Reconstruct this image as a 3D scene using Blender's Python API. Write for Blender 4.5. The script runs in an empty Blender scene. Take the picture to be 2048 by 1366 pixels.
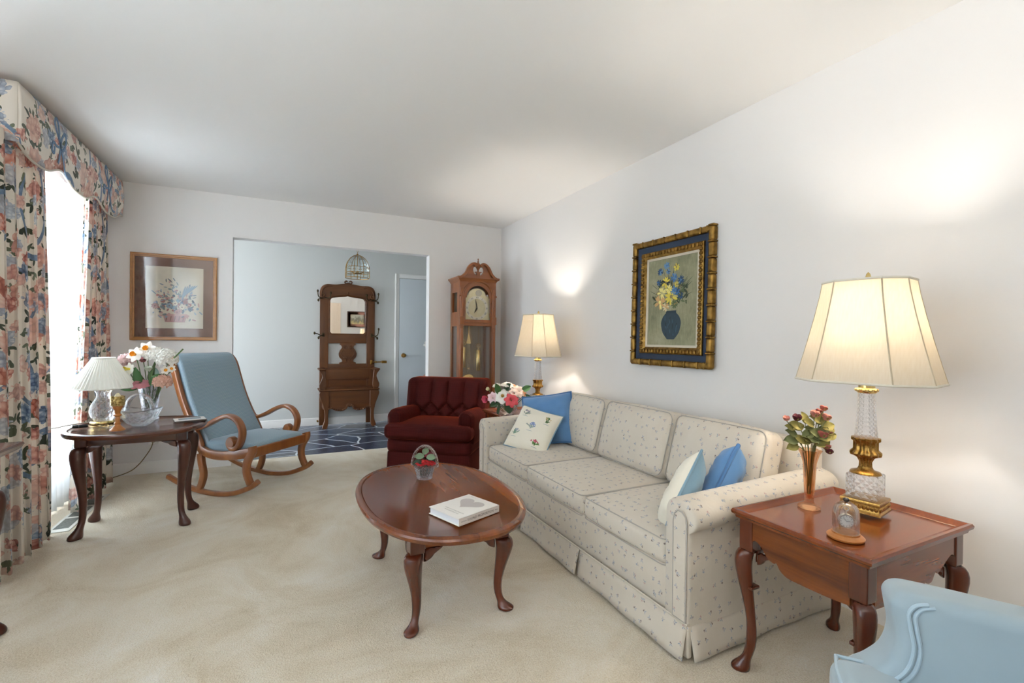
import bpy, math, random
from mathutils import Vector, Matrix
sc = bpy.context.scene
COL = sc.collection
PI = math.pi
# ---------------- camera, sky, exposure ----------------
def camera():
    yaw, pitch, roll, h, f = .4561, -.0049, .0108, 1.168, 929.4
    d = Vector((math.sin(yaw)*math.cos(pitch), math.cos(yaw)*math.cos(pitch), math.sin(pitch)))
    r0 = Vector((math.cos(yaw), -math.sin(yaw), 0)); u0 = r0.cross(d)
    r = math.cos(roll)*r0 + math.sin(roll)*u0
    u = -math.sin(roll)*r0 + math.cos(roll)*u0
    cd = bpy.data.cameras.new('camera'); co = bpy.data.objects.new('camera', cd); COL.objects.link(co)
    m = Matrix((r, u, -d)).transposed().to_4x4(); m.translation = (0, 0, h)
    co.matrix_world = m
    cd.sensor_fit = 'HORIZONTAL'; cd.sensor_width = 36; cd.lens = f/2048*36; cd.clip_start = .02
    sc.camera = co
camera()
sc.view_settings.view_transform = 'Standard'; sc.view_settings.look = 'None'
sc.view_settings.gamma = 1; sc.view_settings.use_curve_mapping = False
sc.view_settings.exposure = 0.52
cy = sc.cycles
cy.use_denoising = True
cy.max_bounces = 10; cy.diffuse_bounces = 6; cy.glossy_bounces = 4; cy.transmission_bounces = 8; cy.transparent_max_bounces = 24
cy.sample_clamp_indirect = 6; cy.blur_glossy = .5; cy.caustics_refractive = False; cy.caustics_reflective = False
W = bpy.data.worlds.new('sky'); sc.world = W; W.use_nodes = True
W.node_tree.nodes['Background'].inputs[0].default_value = (.80, .90, 1, 1)
W.node_tree.nodes['Background'].inputs[1].default_value = SKY = 8.0
def area(name, loc, rot, sx, sy, power, color, portal=False, spread=None):
    l = bpy.data.lights.new(name, 'AREA'); l.shape = 'RECTANGLE'; l.size = sx; l.size_y = sy; l.energy = power; l.color = color
    if spread: l.spread = spread
    if portal: l.cycles.is_portal = True
    o = bpy.data.objects.new(name, l); o.location = loc; o.rotation_euler = rot; COL.objects.link(o)
    return o
XR, YB, YF, XL, YN, H = 2.2468, 4.8843, 6.6623, -1.47, -1.0, 2.44
# daylight through the windows (front window pair on the left, entry sidelight in the foyer)
area('daylight_front', (XL-.11, 3.93, 1.22), (0, -PI/2, 0), 1.85, 1.25, 205, (.86, .93, 1))
area('daylight_front_near', (XL-.11, 1.15, 1.22), (0, -PI/2, 0), 1.85, 2.1, 48, (.90, .95, 1))
area('daylight_entry', (-2.55, 5.75, 1.12), (0, -PI/2, 0), 2.0, 1.2, 18, (.93, .97, 1))
# ---------------- colour / node helpers ----------------
def L(h):
    h = h.lstrip('#'); o = []
    for i in (0, 2, 4):
        c = int(h[i:i+2], 16)/255; o.append(c/12.92 if c <= .04045 else ((c+.055)/1.055)**2.4)
    return (*o, 1)
class NT:
    def __init__(s, name):
        s.m = bpy.data.materials.new(name); s.m.use_nodes = True; s.t = s.m.node_tree
        s.p = s.t.nodes['Principled BSDF']; s.out = s.t.nodes['Material Output']
    def n(s, typ, ins=None, **pr):
        nd = s.t.nodes.new('ShaderNode'+typ)
        for k, v in pr.items(): setattr(nd, k, v)
        for k, v in (ins or {}).items(): s.set(nd.inputs[k], v)
        return nd
    def set(s, sock, v):
        if isinstance(v, bpy.types.NodeSocket): s.t.links.new(v, sock)
        elif isinstance(v, (tuple, list)) and sock.type == 'RGBA' and len(v) == 3: sock.default_value = (*v, 1)
        else: sock.default_value = v
    def P(s, **k):
        for a, v in k.items(): s.set(s.p.inputs[a.replace('_', ' ')], v)
    def ma(s, op, a, b=0.0, c=0.0, clamp=False):
        nd = s.n('Math', operation=op, use_clamp=clamp)
        s.set(nd.inputs[0], a); s.set(nd.inputs[1], b); s.set(nd.inputs[2], c); return nd.outputs[0]
    def vm(s, op, a, b=(0, 0, 0), sc_=None):
        nd = s.n('VectorMath', operation=op); s.set(nd.inputs[0], a); s.set(nd.inputs[1], b)
        if sc_ is not None: s.set(nd.inputs['Scale'], sc_)
        return nd.outputs['Value'] if op in ('LENGTH', 'DOT_PRODUCT', 'DISTANCE') else nd.outputs[0]
    def mix(s, f, a, b):
        nd = s.n('Mix', data_type='RGBA'); s.set(nd.inputs[0], f); s.set(nd.inputs[6], a); s.set(nd.inputs[7], b); return nd.outputs[2]
    def ramp(s, f, stops, interp='LINEAR'):
        nd = s.n('ValToRGB', {0: f}); cr = nd.color_ramp; cr.interpolation = interp
        while len(cr.elements) < len(stops): cr.elements.new(.5)
        for e, (p, c) in zip(cr.elements, stops): e.position = p; e.color = c
        return nd.outputs[0]
    def noise(s, v, scale, detail=2, rough=.5, dim='3D', dist=0):
        nd = s.n('TexNoise', {'Vector': v, 'Scale': scale, 'Detail': detail, 'Roughness': rough, 'Distortion': dist}, noise_dimensions=dim); return nd
    def vor(s, v, scale=1., rnd=1., feat='F1', dim='2D', **k):
        return s.n('TexVoronoi', {'Vector': v, 'Scale': scale, 'Randomness': rnd}, feature=feat, voronoi_dimensions=dim, **k)
    def bump(s, h, strength=.3, dist=.01):
        nd = s.n('Bump', {'Height': h, 'Strength': strength, 'Distance': dist}); s.t.links.new(nd.outputs[0], s.p.inputs['Normal'])
    def co(s, which='Object'): return s.n('TexCoord').outputs[which]
    def uv(s): return s.n('TexCoord').outputs['UV']
    def map(s, v, scale=(1, 1, 1), loc=(0, 0, 0), rot=(0, 0, 0)):
        return s.n('Mapping', {'Vector': v, 'Scale': scale, 'Location': loc, 'Rotation': rot}).outputs[0]
    def xyz(s, v): return s.n('SeparateXYZ', {0: v}).outputs
    def comb(s, x, y, z=0.0): return s.n('CombineXYZ', {0: x, 1: y, 2: z}).outputs[0]
MC = {}
def plain(name, col, rough=.5, metal=0., **k):
    if name in MC: return MC[name]
    t = NT(name); t.P(Base_Color=L(col) if isinstance(col, str) else col, Roughness=rough, Metallic=metal, **k)
    MC[name] = t.m; return t.m
def wood(name, dark, light, rough=.25, scale=1., axis=0, coat=.3, plank=0):
    t = NT(name); s = [14, 14, 14]; s[axis] = 1.1
    v = t.map(t.co(), tuple(q*scale for q in s))
    n1 = t.noise(v, 1.3, 3, .5, dist=.15).outputs[0]; n2 = t.noise(t.map(t.co(), tuple(q*scale*5 for q in s)), 2, 3, .6).outputs[0]
    f = t.ma('ADD', t.ma('MULTIPLY', n1, .75), t.ma('MULTIPLY', n2, .25))
    if plank:
        k = t.ma('FLOOR', t.ma('MULTIPLY', t.xyz(t.co())[1-axis], plank)); w = t.n('TexWhiteNoise', {'W': k}, noise_dimensions='1D').outputs[0]
        f = t.ma('ADD', f, t.ma('MULTIPLY', t.ma('SUBTRACT', w, .5), .28))
    c = t.ramp(f, [(.12, L(dark)), (.9, L(light))])
    t.P(Base_Color=c, Roughness=rough, Coat_Weight=coat, Coat_Roughness=.12)
    return t.m
def cloth(name, col, col2=None, rough=.85, scale=500, bump=.15, sheen=.3, wr=0):
    t = NT(name); uv = t.uv(); n = t.noise(t.co(), 9, 3).outputs[0]
    c = t.mix(n, L(col), L(col2 or col))
    w = t.n('TexWave', {'Vector': uv, 'Scale': scale}).outputs['Fac']; w2 = t.n('TexWave', {'Vector': t.map(uv, rot=(0, 0, PI/2)), 'Scale': scale}).outputs['Fac']
    t.P(Base_Color=c, Roughness=rough, Sheen_Weight=sheen)
    h = t.ma('ADD', t.ma('MULTIPLY', w, w2), t.ma('MULTIPLY', t.noise(t.co(), 26, 2, dist=wr).outputs[0], 4 if wr else 0))
    t.bump(h, bump, .004 if wr else .001); return t.m
# ---------------- materials ----------------
def m_paint(name, col, rough=.6):
    t = NT(name); t.P(Base_Color=L(col), Roughness=rough); t.bump(t.noise(t.co(), 160, 2).outputs[0], .04, .002); return t.m
WALL = m_paint('wall_paint', '#e6e4e2'); CEIL = m_paint('ceiling_paint', '#eeedeb', .8); TRIM = m_paint('trim_paint', '#eceae6', .4)
FOYW = m_paint('foyer_paint', '#d6d7d3')
def m_carpet():
    t = NT('carpet'); o = t.co()
    a = t.noise(o, 1.7, 4, .62, dist=1.6).outputs[0]; b = t.noise(o, 170, 3, .75).outputs[0]; c2 = t.noise(o, 70, 2, .6).outputs[0]
    c = t.ramp(t.ma('ADD', t.ma('MULTIPLY', a, .5), t.ma('MULTIPLY', b, .5)), [(.36, L('#cdb996')), (.5, L('#e9dcc3')), (.64, L('#f5eedf'))])
    t.P(Base_Color=c, Roughness=.95, Sheen_Weight=.25); t.bump(t.ma('ADD', b, t.ma('MULTIPLY', c2, .6)), .9, .009); return t.m
CARPET = m_carpet()
def m_slate():
    t = NT('slate'); o = t.map(t.co(), (2.1, 3.3, 1), loc=(.4, .2, 0)); w = t.noise(t.co(), 3, 2).outputs[1]
    v = t.vm('ADD', o, t.vm('SCALE', w, sc_=.25))
    e = t.vor(v, feat='DISTANCE_TO_EDGE').outputs['Distance']; c = t.vor(v).outputs['Color']
    n = t.noise(t.co(), 9, 6, .65).outputs[0]
    f = t.ma('ADD', t.ma('MULTIPLY', t.xyz(c)[0], .55), t.ma('MULTIPLY', n, .45))
    s = t.ramp(f, [(.2, L('#1f2833')), (.5, L('#2d3a50')), (.8, L('#43536c'))])
    g = t.ma('LESS_THAN', e, .022)
    t.P(Base_Color=t.mix(g, s, L('#c3c7ca')), Roughness=t.ma('MULTIPLY_ADD', g, .4, .27), Specular_IOR_Level=.6)
    t.bump(t.ma('ADD', n, t.ma('MULTIPLY', t.ma('SUBTRACT', 1., g), .6)), .25, .01); return t.m
SLATE = m_slate()
def m_sprig():
    t = NT('sprig_print_cotton'); uv = t.uv()
    col = t.mix(t.noise(t.co(), 14, 3).outputs[0], L('#d2cabd'), L('#cac0b1'))
    for S, off, sz in ((20., (0, 0, 0), .95), (14., (3.3, 7.1, 0), .62)):
        v = t.map(uv, (S, S, 1), loc=off)
        vo = t.vor(v, rnd=.62); cc = t.xyz(vo.outputs['Color'])
        l = t.vm('SUBTRACT', v, vo.outputs['Position'])
        l = t.n('VectorRotate', {'Vector': l, 'Angle': t.ma('MULTIPLY', cc[0], 6.28)}, rotation_type='Z_AXIS').outputs[0]
        l = t.vm('SCALE', l, sc_=1/sz)
        def ell(x, y, a, rx, ry):
            q = t.map(l, (1/rx, 1/ry, 0), loc=(0, 0, 0)); p = t.vm('SUBTRACT', l, (x, y, 0))
            p = t.n('VectorRotate', {'Vector': p, 'Angle': a}, rotation_type='Z_AXIS').outputs[0]
            return t.ma('LESS_THAN', t.vm('LENGTH', t.vm('MULTIPLY', p, (1/rx, 1/ry, 0))), 1.)
        fl = t.ma('MAXIMUM', ell(0, .08, 0, .078, .07), ell(.11, .0, .6, .03, .055)); lf = t.ma('MAXIMUM', ell(-.1, -.10, .8, .035, .11), ell(.08, -.14, -.7, .03, .1)); st = ell(0, -.06, 0, .016, .17)
        keep = t.ma('GREATER_THAN', cc[1], .15 if S > 16 else .5)
        fc = t.ramp(cc[2], [(0, L('#7e716c')), (.28, L('#9c9397')), (.52, L('#b99c96')), (.75, L('#8f99a8'))], 'CONSTANT')
        col = t.mix(t.ma('MULTIPLY', t.ma('MAXIMUM', lf, st), keep), col, t.ramp(cc[2], [(0, L('#9da3ae')), (.5, L('#9199a3')), (.8, L('#aba5a2'))], 'CONSTANT'))
        col = t.mix(t.ma('MULTIPLY', fl, keep), col, fc)
    t.P(Base_Color=col, Roughness=.85, Sheen_Weight=.2); t.bump(t.noise(t.co(), 30, 3, dist=1.).outputs[0], .12, .006); return t.m
SPRIG = m_sprig()
def m_chintz(name='chintz', translucent=.0, loc=(0, 0, 0)):
    t = NT(name); uv = t.map(t.uv(), loc=loc)
    wob = t.noise(uv, 9, 3, dim='2D').outputs[1]
    u = t.vm('ADD', uv, t.vm('SCALE', t.vm('SUBTRACT', wob, (.5, .5, .5)), sc_=.05))
    col = t.mix(t.noise(uv, 3, 2, dim='2D').outputs[0], L('#efe9df'), L('#e6ddcf'))
    def cells(S, off, rnd=.8): return t.vor(t.map(u, (S, S, 1), loc=off), rnd=rnd)
    # leaves in bunches
    for S, off, th, cs in ((8.5, (1.7, 3.1, 0), .42, ('#4c5541', '#6a7059', '#434b40')), (13., (5.2, .4, 0), .40, ('#5b6455', '#475143', '#7b8570'))):
        v = t.map(u, (S, S, 1), loc=off); vo = t.vor(v, rnd=.9); cc = t.xyz(vo.outputs['Color'])
        l = t.vm('SUBTRACT', v, vo.outputs['Position'])
        l = t.n('VectorRotate', {'Vector': l, 'Angle': t.ma('MULTIPLY', cc[0], 6.28)}, rotation_type='Z_AXIS').outputs[0]
        m = None
        for ax, ay, an in ((0, .16, 0), (.16, -.06, 1.2), (-.17, -.04, -1.1)):
            p = t.n('VectorRotate', {'Vector': t.vm('SUBTRACT', l, (ax, ay, 0)), 'Angle': an}, rotation_type='Z_AXIS').outputs[0]
            e = t.ma('LESS_THAN', t.vm('LENGTH', t.vm('MULTIPLY', p, (1/.10, 1/.23, 0))), 1.); m = e if m is None else t.ma('MAXIMUM', m, e)
        m = t.ma('MULTIPLY', m, t.ma('GREATER_THAN', cc[1], th))
        col = t.mix(m, col, t.ramp(cc[2], [(0, L(cs[0])), (.4, L(cs[1])), (.75, L(cs[2]))]))
    # blue ribbon lines
    rn = t.noise(t.map(uv, (1.5, 1.1, 1), loc=(9, 2, 0)), 1.6, 0, dim='2D').outputs[0]
    rb = t.ma('LESS_THAN', t.ma('ABSOLUTE', t.ma('SUBTRACT', rn, .5)), .017)
    col = t.mix(rb, col, t.mix(t.noise(uv, 60, 2, dim='2D').outputs[0], L('#56708f'), L('#93a7bd')))
    # blossoms: big roses, blue clusters, small pinks
    for S, off, rad, pal, fine in ((5.0, (.3, .8, 0), .38, ('#9c4f40', '#c47d68', '#edd5c8', '#dba895'), 30.), (6.6, (4.4, 1.9, 0), .33, ('#465d7e', '#7389a6', '#dfe3e6', '#97abc0'), 52.), (8.2, (2.4, 6.6, 0), .31, ('#8c4440', '#b9756a', '#f0ddd2', '#d9a594'), 44.)):
        vo = cells(S, off); cc = t.xyz(vo.outputs['Color'])
        pv = t.vor(u, fine, rnd=1.); pd = pv.outputs['Distance']; pc = t.xyz(pv.outputs['Color'])
        d = t.ma('ADD', vo.outputs['Distance'], t.ma('MULTIPLY', t.ma('SUBTRACT', pd, .4), .22))
        m = t.ma('MULTIPLY', t.ma('LESS_THAN', d, rad), t.ma('GREATER_THAN', cc[1], .36))
        tone = t.ma('ADD', t.ma('MULTIPLY', pc[0], .62), t.ma('MULTIPLY', pd, .72))
        pet = t.ramp(tone, [(.05, L(pal[2])), (.4, L(pal[3])), (.7, L(pal[1])), (1., L(pal[0]))])
        pet = t.mix(t.ma('MULTIPLY', cc[0], .55), pet, L('#efe4d8'))
        col = t.mix(m, col, pet)
    t.P(Base_Color=col, Roughness=.8, Sheen_Weight=.15)
    if translucent:
        tr = t.n('BsdfTranslucent', {'Color': col}); mx = t.n('MixShader', {0: translucent, 1: t.p.outputs[0], 2: tr.outputs[0]})
        t.t.links.new(mx.outputs[0], t.out.inputs[0])
    return t.m
CHINTZ = m_chintz('floral_chintz', .18); CHINTZV = m_chintz('floral_chintz_valance', .0, (3.1, .55, 0))
def m_sheer():
    t = NT('sheer_voile'); tr = t.n('BsdfTranslucent', {'Color': (.88, .90, .91, 1)}); df = t.n('BsdfDiffuse', {'Color': (.9, .92, .93, 1)}); tp = t.n('BsdfTransparent', {'Color': (1, 1, 1, 1)})
    a = t.n('MixShader', {0: .55, 1: df.outputs[0], 2: tr.outputs[0]}); b = t.n('MixShader', {0: .02, 1: a.outputs[0], 2: tp.outputs[0]})
    t.t.links.new(b.outputs[0], t.out.inputs[0]); return t.m
SHEER = m_sheer()
def m_shade(name, col='#f1e6d2', mixf=.5, slub=True, tk=.45):
    t = NT(name); n = t.noise(t.map(t.uv(), (60, 9, 1), rot=(0, 0, .5)), 3, 3, dim='2D').outputs[0]
    c = t.mix(n, L(col), L('#fbf4e6') if slub else L(col))
    tr = t.n('BsdfTranslucent', {'Color': t.vm('SCALE', c, sc_=tk)}); t.P(Base_Color=c, Roughness=.8)
    mx = t.n('MixShader', {0: mixf, 1: t.p.outputs[0], 2: tr.outputs[0]}); t.t.links.new(mx.outputs[0], t.out.inputs[0]); return t.m
SHADE = m_shade('lamp_silk'); PSHADE = m_shade('pleated_silk', '#e8e6dc', .3, False, .9)
def m_glass(name, col=(1, 1, 1, 1), clear=.5, rough=.03, cut=0., cs=60., refl=0.):
    t = NT(name); g = t.n('BsdfGlass', {'Color': col, 'Roughness': rough, 'IOR': 1.45}); tp = t.n('BsdfTransparent', {'Color': col}); gl = t.n('BsdfGlossy', {'Color': (1, 1, 1, 1), 'Roughness': .06})
    a = t.n('MixShader', {0: clear, 1: g.outputs[0], 2: tp.outputs[0]}); lw = t.n('LayerWeight', {'Blend': .25}); b = t.n('MixShader', {0: t.ma('MULTIPLY_ADD', lw.outputs['Fresnel'], .6, refl), 1: a.outputs[0], 2: gl.outputs[0]})
    if cut:
        uv = t.map(t.uv(), (cs, cs, 1), rot=(0, 0, PI/4)); x = t.xyz(uv)
        h = t.ma('MAXIMUM', t.ma('ABSOLUTE', t.ma('SUBTRACT', t.ma('FRACT', x[0]), .5)), t.ma('ABSOLUTE', t.ma('SUBTRACT', t.ma('FRACT', x[1]), .5)))
        bm = t.n('Bump', {'Height': h, 'Strength': cut, 'Distance': .012})
        for q in (g, gl): t.t.links.new(bm.outputs[0], q.inputs['Normal'])
    t.t.links.new(b.outputs[0], t.out.inputs[0]); return t.m
PANE = m_glass('window_glass', clear=.93, rough=0); CLEAR = m_glass('clear_glass', clear=.78)
CRYSTAL = m_glass('cut_crystal', (.97, .98, 1, 1), .55, .05, .8, 55.); CRYST2 = m_glass('pressed_crystal', (.97, .98, 1, 1), .52, .08, .6, 90.)
PRESSED = m_glass('pressed_bowl_glass', (.98, .99, 1, 1), .74, .06, .3, 40.); AMBER = m_glass('amber_glass', L('#fde6d0'), .84, .03)
MAHOG = wood('mahogany', '#3f1606', '#9a5018', .2, 1, 1, .3, 7.3); MAHOGX = wood('mahogany_cross', '#3f1606', '#94491a', .2, 1, 0, .3); MAHLEG = wood('mahogany_leg', '#34120a', '#6b2e14', .25, 1, 2, .45)
WALN = wood('walnut_table', '#35160b', '#643018', .25, 1, 0, .5); WALNLEG = wood('walnut_leg', '#2e130a', '#56281a', .3, 1, 2, .4)
MAPLE = wood('rocker_wood', '#67361a', '#a26636', .28, 1, 2, .4)
OAK = wood('dark_oak', '#361a08', '#7c4718', .45, 1.2, 2, .06); OAKX = wood('dark_oak_cross', '#361a08', '#7c4718', .45, 1.2, 0, .06)
CHERRY = wood('clock_cherry', '#63321a', '#a3612f', .3, 1.2, 2, .3); CHERRYX = wood('clock_cherry_cross', '#63321a', '#a3612f', .3, 1.2, 0, .3)
TURNED = wood('turned_maple', '#9a5a28', '#c98a4c', .35, 3, 2, .2)
FRMWD = wood('picture_wood', '#8a5a28', '#b98345', .35, 2, 0, .2)
def m_brass(name, a, b, rough, scale=60.):
    t = NT(name); n = t.noise(t.co(), scale, 3).outputs[0]; t.P(Base_Color=t.ramp(n, [(.2, L(a)), (.8, L(b))]), Metallic=1., Roughness=rough); t.bump(n, .1, .002); return t.m
BRASS = m_brass('antique_brass', '#80592a', '#c39b54', .28, 190); GOLD = m_brass('polished_brass', '#c9a560', '#ead79c', .2, 20); IRON = m_brass('dark_hook_metal', '#2a241c', '#5c5036', .4); GILT = m_brass('gilt_frame', '#4a3214', '#b08a48', .42, 30)
def m_rocker():
    t = NT('blue_woven_fabric'); uv = t.map(t.uv(), (150, 150, 1), rot=(0, 0, PI/4)); x = t.xyz(uv)
    ch = t.ma('MODULO', t.ma('ADD', t.ma('FLOOR', x[0]), t.ma('FLOOR', x[1])), 2.); ch = t.ma('ABSOLUTE', ch)
    fx = t.ma('ABSOLUTE', t.ma('SUBTRACT', t.ma('FRACT', x[0]), .5)); fy = t.ma('ABSOLUTE', t.ma('SUBTRACT', t.ma('FRACT', x[1]), .5))
    d = t.ma('LESS_THAN', t.ma('MAXIMUM', fx, fy), .30)
    c = t.mix(t.ma('MULTIPLY', ch, d), L('#7a98a6'), L('#c0c8c4')); c = t.mix(t.noise(t.co(), 8, 2).outputs[0], c, L('#8aa0b0'))
    t.P(Base_Color=c, Roughness=.8, Sheen_Weight=.25); t.bump(ch, .15, .002); return t.m
ROCKF = m_rocker()
def m_velvet():
    t = NT('red_velvet'); uv = t.map(t.uv(), (105, 105, 1)); v = t.vor(uv, rnd=0.); d = t.ma('LESS_THAN', v.outputs['Distance'], .17)
    n = t.noise(t.co(), 5, 3, dist=1.2).outputs[0]
    c = t.mix(n, L('#2a0608'), L('#4a0f0b')); c = t.mix(t.ma('MULTIPLY', d, .28), c, L('#9c4a34'))
    t.P(Base_Color=c, Roughness=.75, Sheen_Weight=.55, Sheen_Roughness=.3, Sheen_Tint=L('#d0501f'), Specular_IOR_Level=.15); t.bump(t.noise(t.co(), 22, 3).outputs[0], .25, .006); return t.m
VELVET = m_velvet()
BLUEP = cloth('blue_cotton', '#4f7fb0', '#6592c4', .75, 300, .3, .3, 1.2); BLUED = cloth('blue_cord', '#3f6a9c', '#4a78ab'); SLATEBL = cloth('slate_blue_cotton', '#6f93ab', '#84a5b8', .75, 300, .3, .3, 1.2)
CREAM = cloth('cream_linen', '#ece7d8', '#e6dfcc', .8, 300, .2); ICE = cloth('ice_blue_linen', '#a3b5be', '#9aadb8', .8, 420, .25, .35); ICEP = cloth('ice_blue_piping', '#aac0cd')
PIPE = cloth('grey_piping', '#aaa59d'); WHITE = plain('white_enamel', '#f2f1ec', .5); BLACK = plain('black_plastic', '#15161a', .35)
MIRROR = plain('mirror_silver', '#f4f4f2', .02, 1.)
BULB = NT('lit_bulb'); BULB.P(Base_Color=(1, .9, .75, 1), Emission_Color=(1, .78, .5, 1), Emission_Strength=18.); BULB = BULB.m
# ---------------- geometry helpers ----------------
I4 = Matrix.Identity(4)
def TR(x, y, z): return Matrix.Translation((x, y, z))
def RX(a): return Matrix.Rotation(a, 4, 'X')
def RY(a): return Matrix.Rotation(a, 4, 'Y')
def RZ(a): return Matrix.Rotation(a, 4, 'Z')
def SC(x, y, z): return Matrix.Diagonal((x, y, z, 1))
def aim(d):      # matrix turning +Z to d
    return Vector((0, 0, 1)).rotation_difference(Vector(d)).to_matrix().to_4x4()
def cr(pts, n=6, closed=False):
    P = [Vector(p) for p in pts]; out = []; N = len(P)
    for i in range(N if closed else N-1):
        if closed: a, b, c, d = P[(i-1) % N], P[i], P[(i+1) % N], P[(i+2) % N]
        else: a, b, c, d = P[max(i-1, 0)], P[i], P[i+1], P[min(i+2, N-1)]
        for k in range(n):
            t = k/n; out.append(.5*((2*b)+(c-a)*t+(2*a-5*b+4*c-d)*t*t+(3*b-a-3*c+d)*t**3))
    if not closed: out.append(P[-1])
    return out
class MB:
    def __init__(s, xf=None): s.v = []; s.f = []; s.m = []; s.uv = []; s.xf = xf or I4
    def add(s, vs, fs, mat=0, uvs=None, xf=None):
        M = s.xf @ xf if xf is not None else s.xf; b = len(s.v)
        s.v += [M @ Vector(v) for v in vs]
        for i, f in enumerate(fs):
            s.f.append([b+k for k in f]); s.m.append(mat); s.uv.append([uvs[k] for k in f] if uvs else None)
        return s
    def box(s, x0, x1, y0, y1, z0, z1, mat=0, bev=0., xf=None):
        if bev <= 0:
            vs = [(x, y, z) for x in (x0, x1) for y in (y0, y1) for z in (z0, z1)]
            return s.add(vs, [(0, 1, 3, 2), (4, 6, 7, 5), (0, 4, 5, 1), (2, 3, 7, 6), (0, 2, 6, 4), (1, 5, 7, 3)], mat, xf=xf)
        return s.soft((x0+x1)/2, (y0+y1)/2, (z0+z1)/2, (x1-x0)/2, (y1-y0)/2, (z1-z0)/2, bev, n=1, mat=mat, xf=xf, rs=2)
    def soft(s, cx, cy, cz, hx, hy, hz, r, bulge=(0, 0, 0), n=6, mat=0, xf=None, rs=3, fn=None):
        """rounded box, faces optionally puffed"""
        r = min(r, hx*.99, hy*.99, hz*.99)
        def ax(h):
            o = []
            for k in range(rs+1): o.append(-h+r*(1-math.cos(k/rs*PI/2)) if False else -h+r*k/rs)
            i0, i1 = -h+r, h-r
            o += [i0+(i1-i0)*k/n for k in range(1, n)]
            o += [h-r+r*k/rs for k in range(rs+1)]
            return o
        A = [ax(hx), ax(hy), ax(hz)]; Hh = (hx, hy, hz); vid = {}; vs = []; fs = []
        def vert(p):
            key = tuple(round(q, 6) for q in p)
            if key in vid: return vid[key]
            q = [max(-Hh[i]+r, min(Hh[i]-r, p[i])) for i in range(3)]
            d = Vector([p[i]-q[i] for i in range(3)])
            m = max(abs(d[0]), abs(d[1]), abs(d[2]))
            if d.length > 1e-9:
                # map cube shell to sphere
                u = Vector([d[i]/r for i in range(3)])
                sx, sy, sz = u[0]**2, u[1]**2, u[2]**2
                w = Vector((u[0]*math.sqrt(max(0, 1-sy/2-sz/2+sy*sz/3)), u[1]*math.sqrt(max(0, 1-sz/2-sx/2+sz*sx/3)), u[2]*math.sqrt(max(0, 1-sx/2-sy/2+sx*sy/3))))
                d = w*r
            o = [q[i]+d[i] for i in range(3)]
            t = [o[i]/Hh[i] for i in range(3)]
            e = [o[i]+bulge[i]*t[i]*(1-t[(i+1) % 3]**2)*(1-t[(i+2) % 3]**2) for i in range(3)]
            if fn: e = fn(e, t)
            vid[key] = len(vs); vs.append((cx+e[0], cy+e[1], cz+e[2])); return vid[key]
        for a in range(3):
            b, c = (a+1) % 3, (a+2) % 3
            for sg in (-1, 1):
                for i in range(len(A[b])-1):
                    for j in range(len(A[c])-1):
                        ids = []
                        for (u, w) in ((i, j), (i+1, j), (i+1, j+1), (i, j+1)):
                            p = [0, 0, 0]; p[a] = sg*Hh[a]; p[b] = A[b][u]; p[c] = A[c][w]; ids.append(vert(p))
                        ids = ids if sg > 0 else ids[::-1]
                        if len(set(ids)) >= 3: fs.append([k for n_, k in enumerate(ids) if k not in ids[:n_]])
        return s.add(vs, fs, mat, xf=xf)
    def lathe(s, prof, n=24, mat=0, xf=None, flute=None, sx=1., sy=1., uvs=True):
        vs = []; fs = []; uv = []; K = len(prof)
        for i in range(n+1):
            a = 2*PI*i/n; l = 0
            for j, (r, z) in enumerate(prof):
                if j: l += math.hypot(r-prof[j-1][0], z-prof[j-1][1])
                q = r*(1+flute(a, z)) if flute else r
                vs.append((q*math.cos(a)*sx, q*math.sin(a)*sy, z)); uv.append((a*max(p[0] for p in prof), l))
        for i in range(n):
            for j in range(K-1):
                fs.append((i*K+j, (i+1)*K+j, (i+1)*K+j+1, i*K+j+1))
        return s.add(vs, fs, mat, uv if uvs else None, xf)
    def rings(s, rings, mat=0, caps=True, xf=None, closed=True):
        n = len(rings[0]); vs = [p for r in rings for p in r]; fs = []
        for i in range(len(rings)-1):
            for j in range(n if closed else n-1):
                k = (j+1) % n; fs.append((i*n+j, i*n+k, (i+1)*n+k, (i+1)*n+j))
        if caps: fs.append(list(range(n))[::-1]); fs.append([(len(rings)-1)*n+j for j in range(n)])
        return s.add(vs, fs, mat, xf=xf)
    def tube(s, pts, r, n=8, mat=0, caps=True, xf=None, flat=1.):
        P = [Vector(p) for p in pts]; R = r if isinstance(r, (list, tuple)) else [r]*len(P)
        if len(R) != len(P): R = [R[0]+(R[-1]-R[0])*i/(len(P)-1) for i in range(len(P))]
        t = (P[1]-P[0]).normalized(); u = t.orthogonal().normalized(); rg = []
        for i, p in enumerate(P):
            t2 = (P[min(i+1, len(P)-1)]-P[max(i-1, 0)]);
            if t2.length > 1e-9: t2.normalize(); u = t.rotation_difference(t2) @ u; t = t2
            w = t.cross(u); rg.append([p+(u*math.cos(2*PI*k/n)+w*math.sin(2*PI*k/n)*flat)*R[i] for k in range(n)])
        return s.rings(rg, mat, caps, xf)
    def loop(s, pts, r, n=6, mat=0, xf=None):
        P = [Vector(p) for p in pts]; N = len(P); rg = []; u = None; t = None
        for i in range(N):
            t2 = (P[(i+1) % N]-P[i-1]).normalized()
            if u is None: u = t2.orthogonal().normalized()
            else: u = t.rotation_difference(t2) @ u
            t = t2; w = t.cross(u); rg.append([P[i]+(u*math.cos(2*PI*k/n)+w*math.sin(2*PI*k/n))*r for k in range(n)])
        vs = [p for r_ in rg for p in r_]; fs = [(i*n+j, i*n+(j+1) % n, ((i+1) % N)*n+(j+1) % n, ((i+1) % N)*n+j) for i in range(N) for j in range(n)]
        return s.add(vs, fs, mat, xf=xf)
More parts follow.
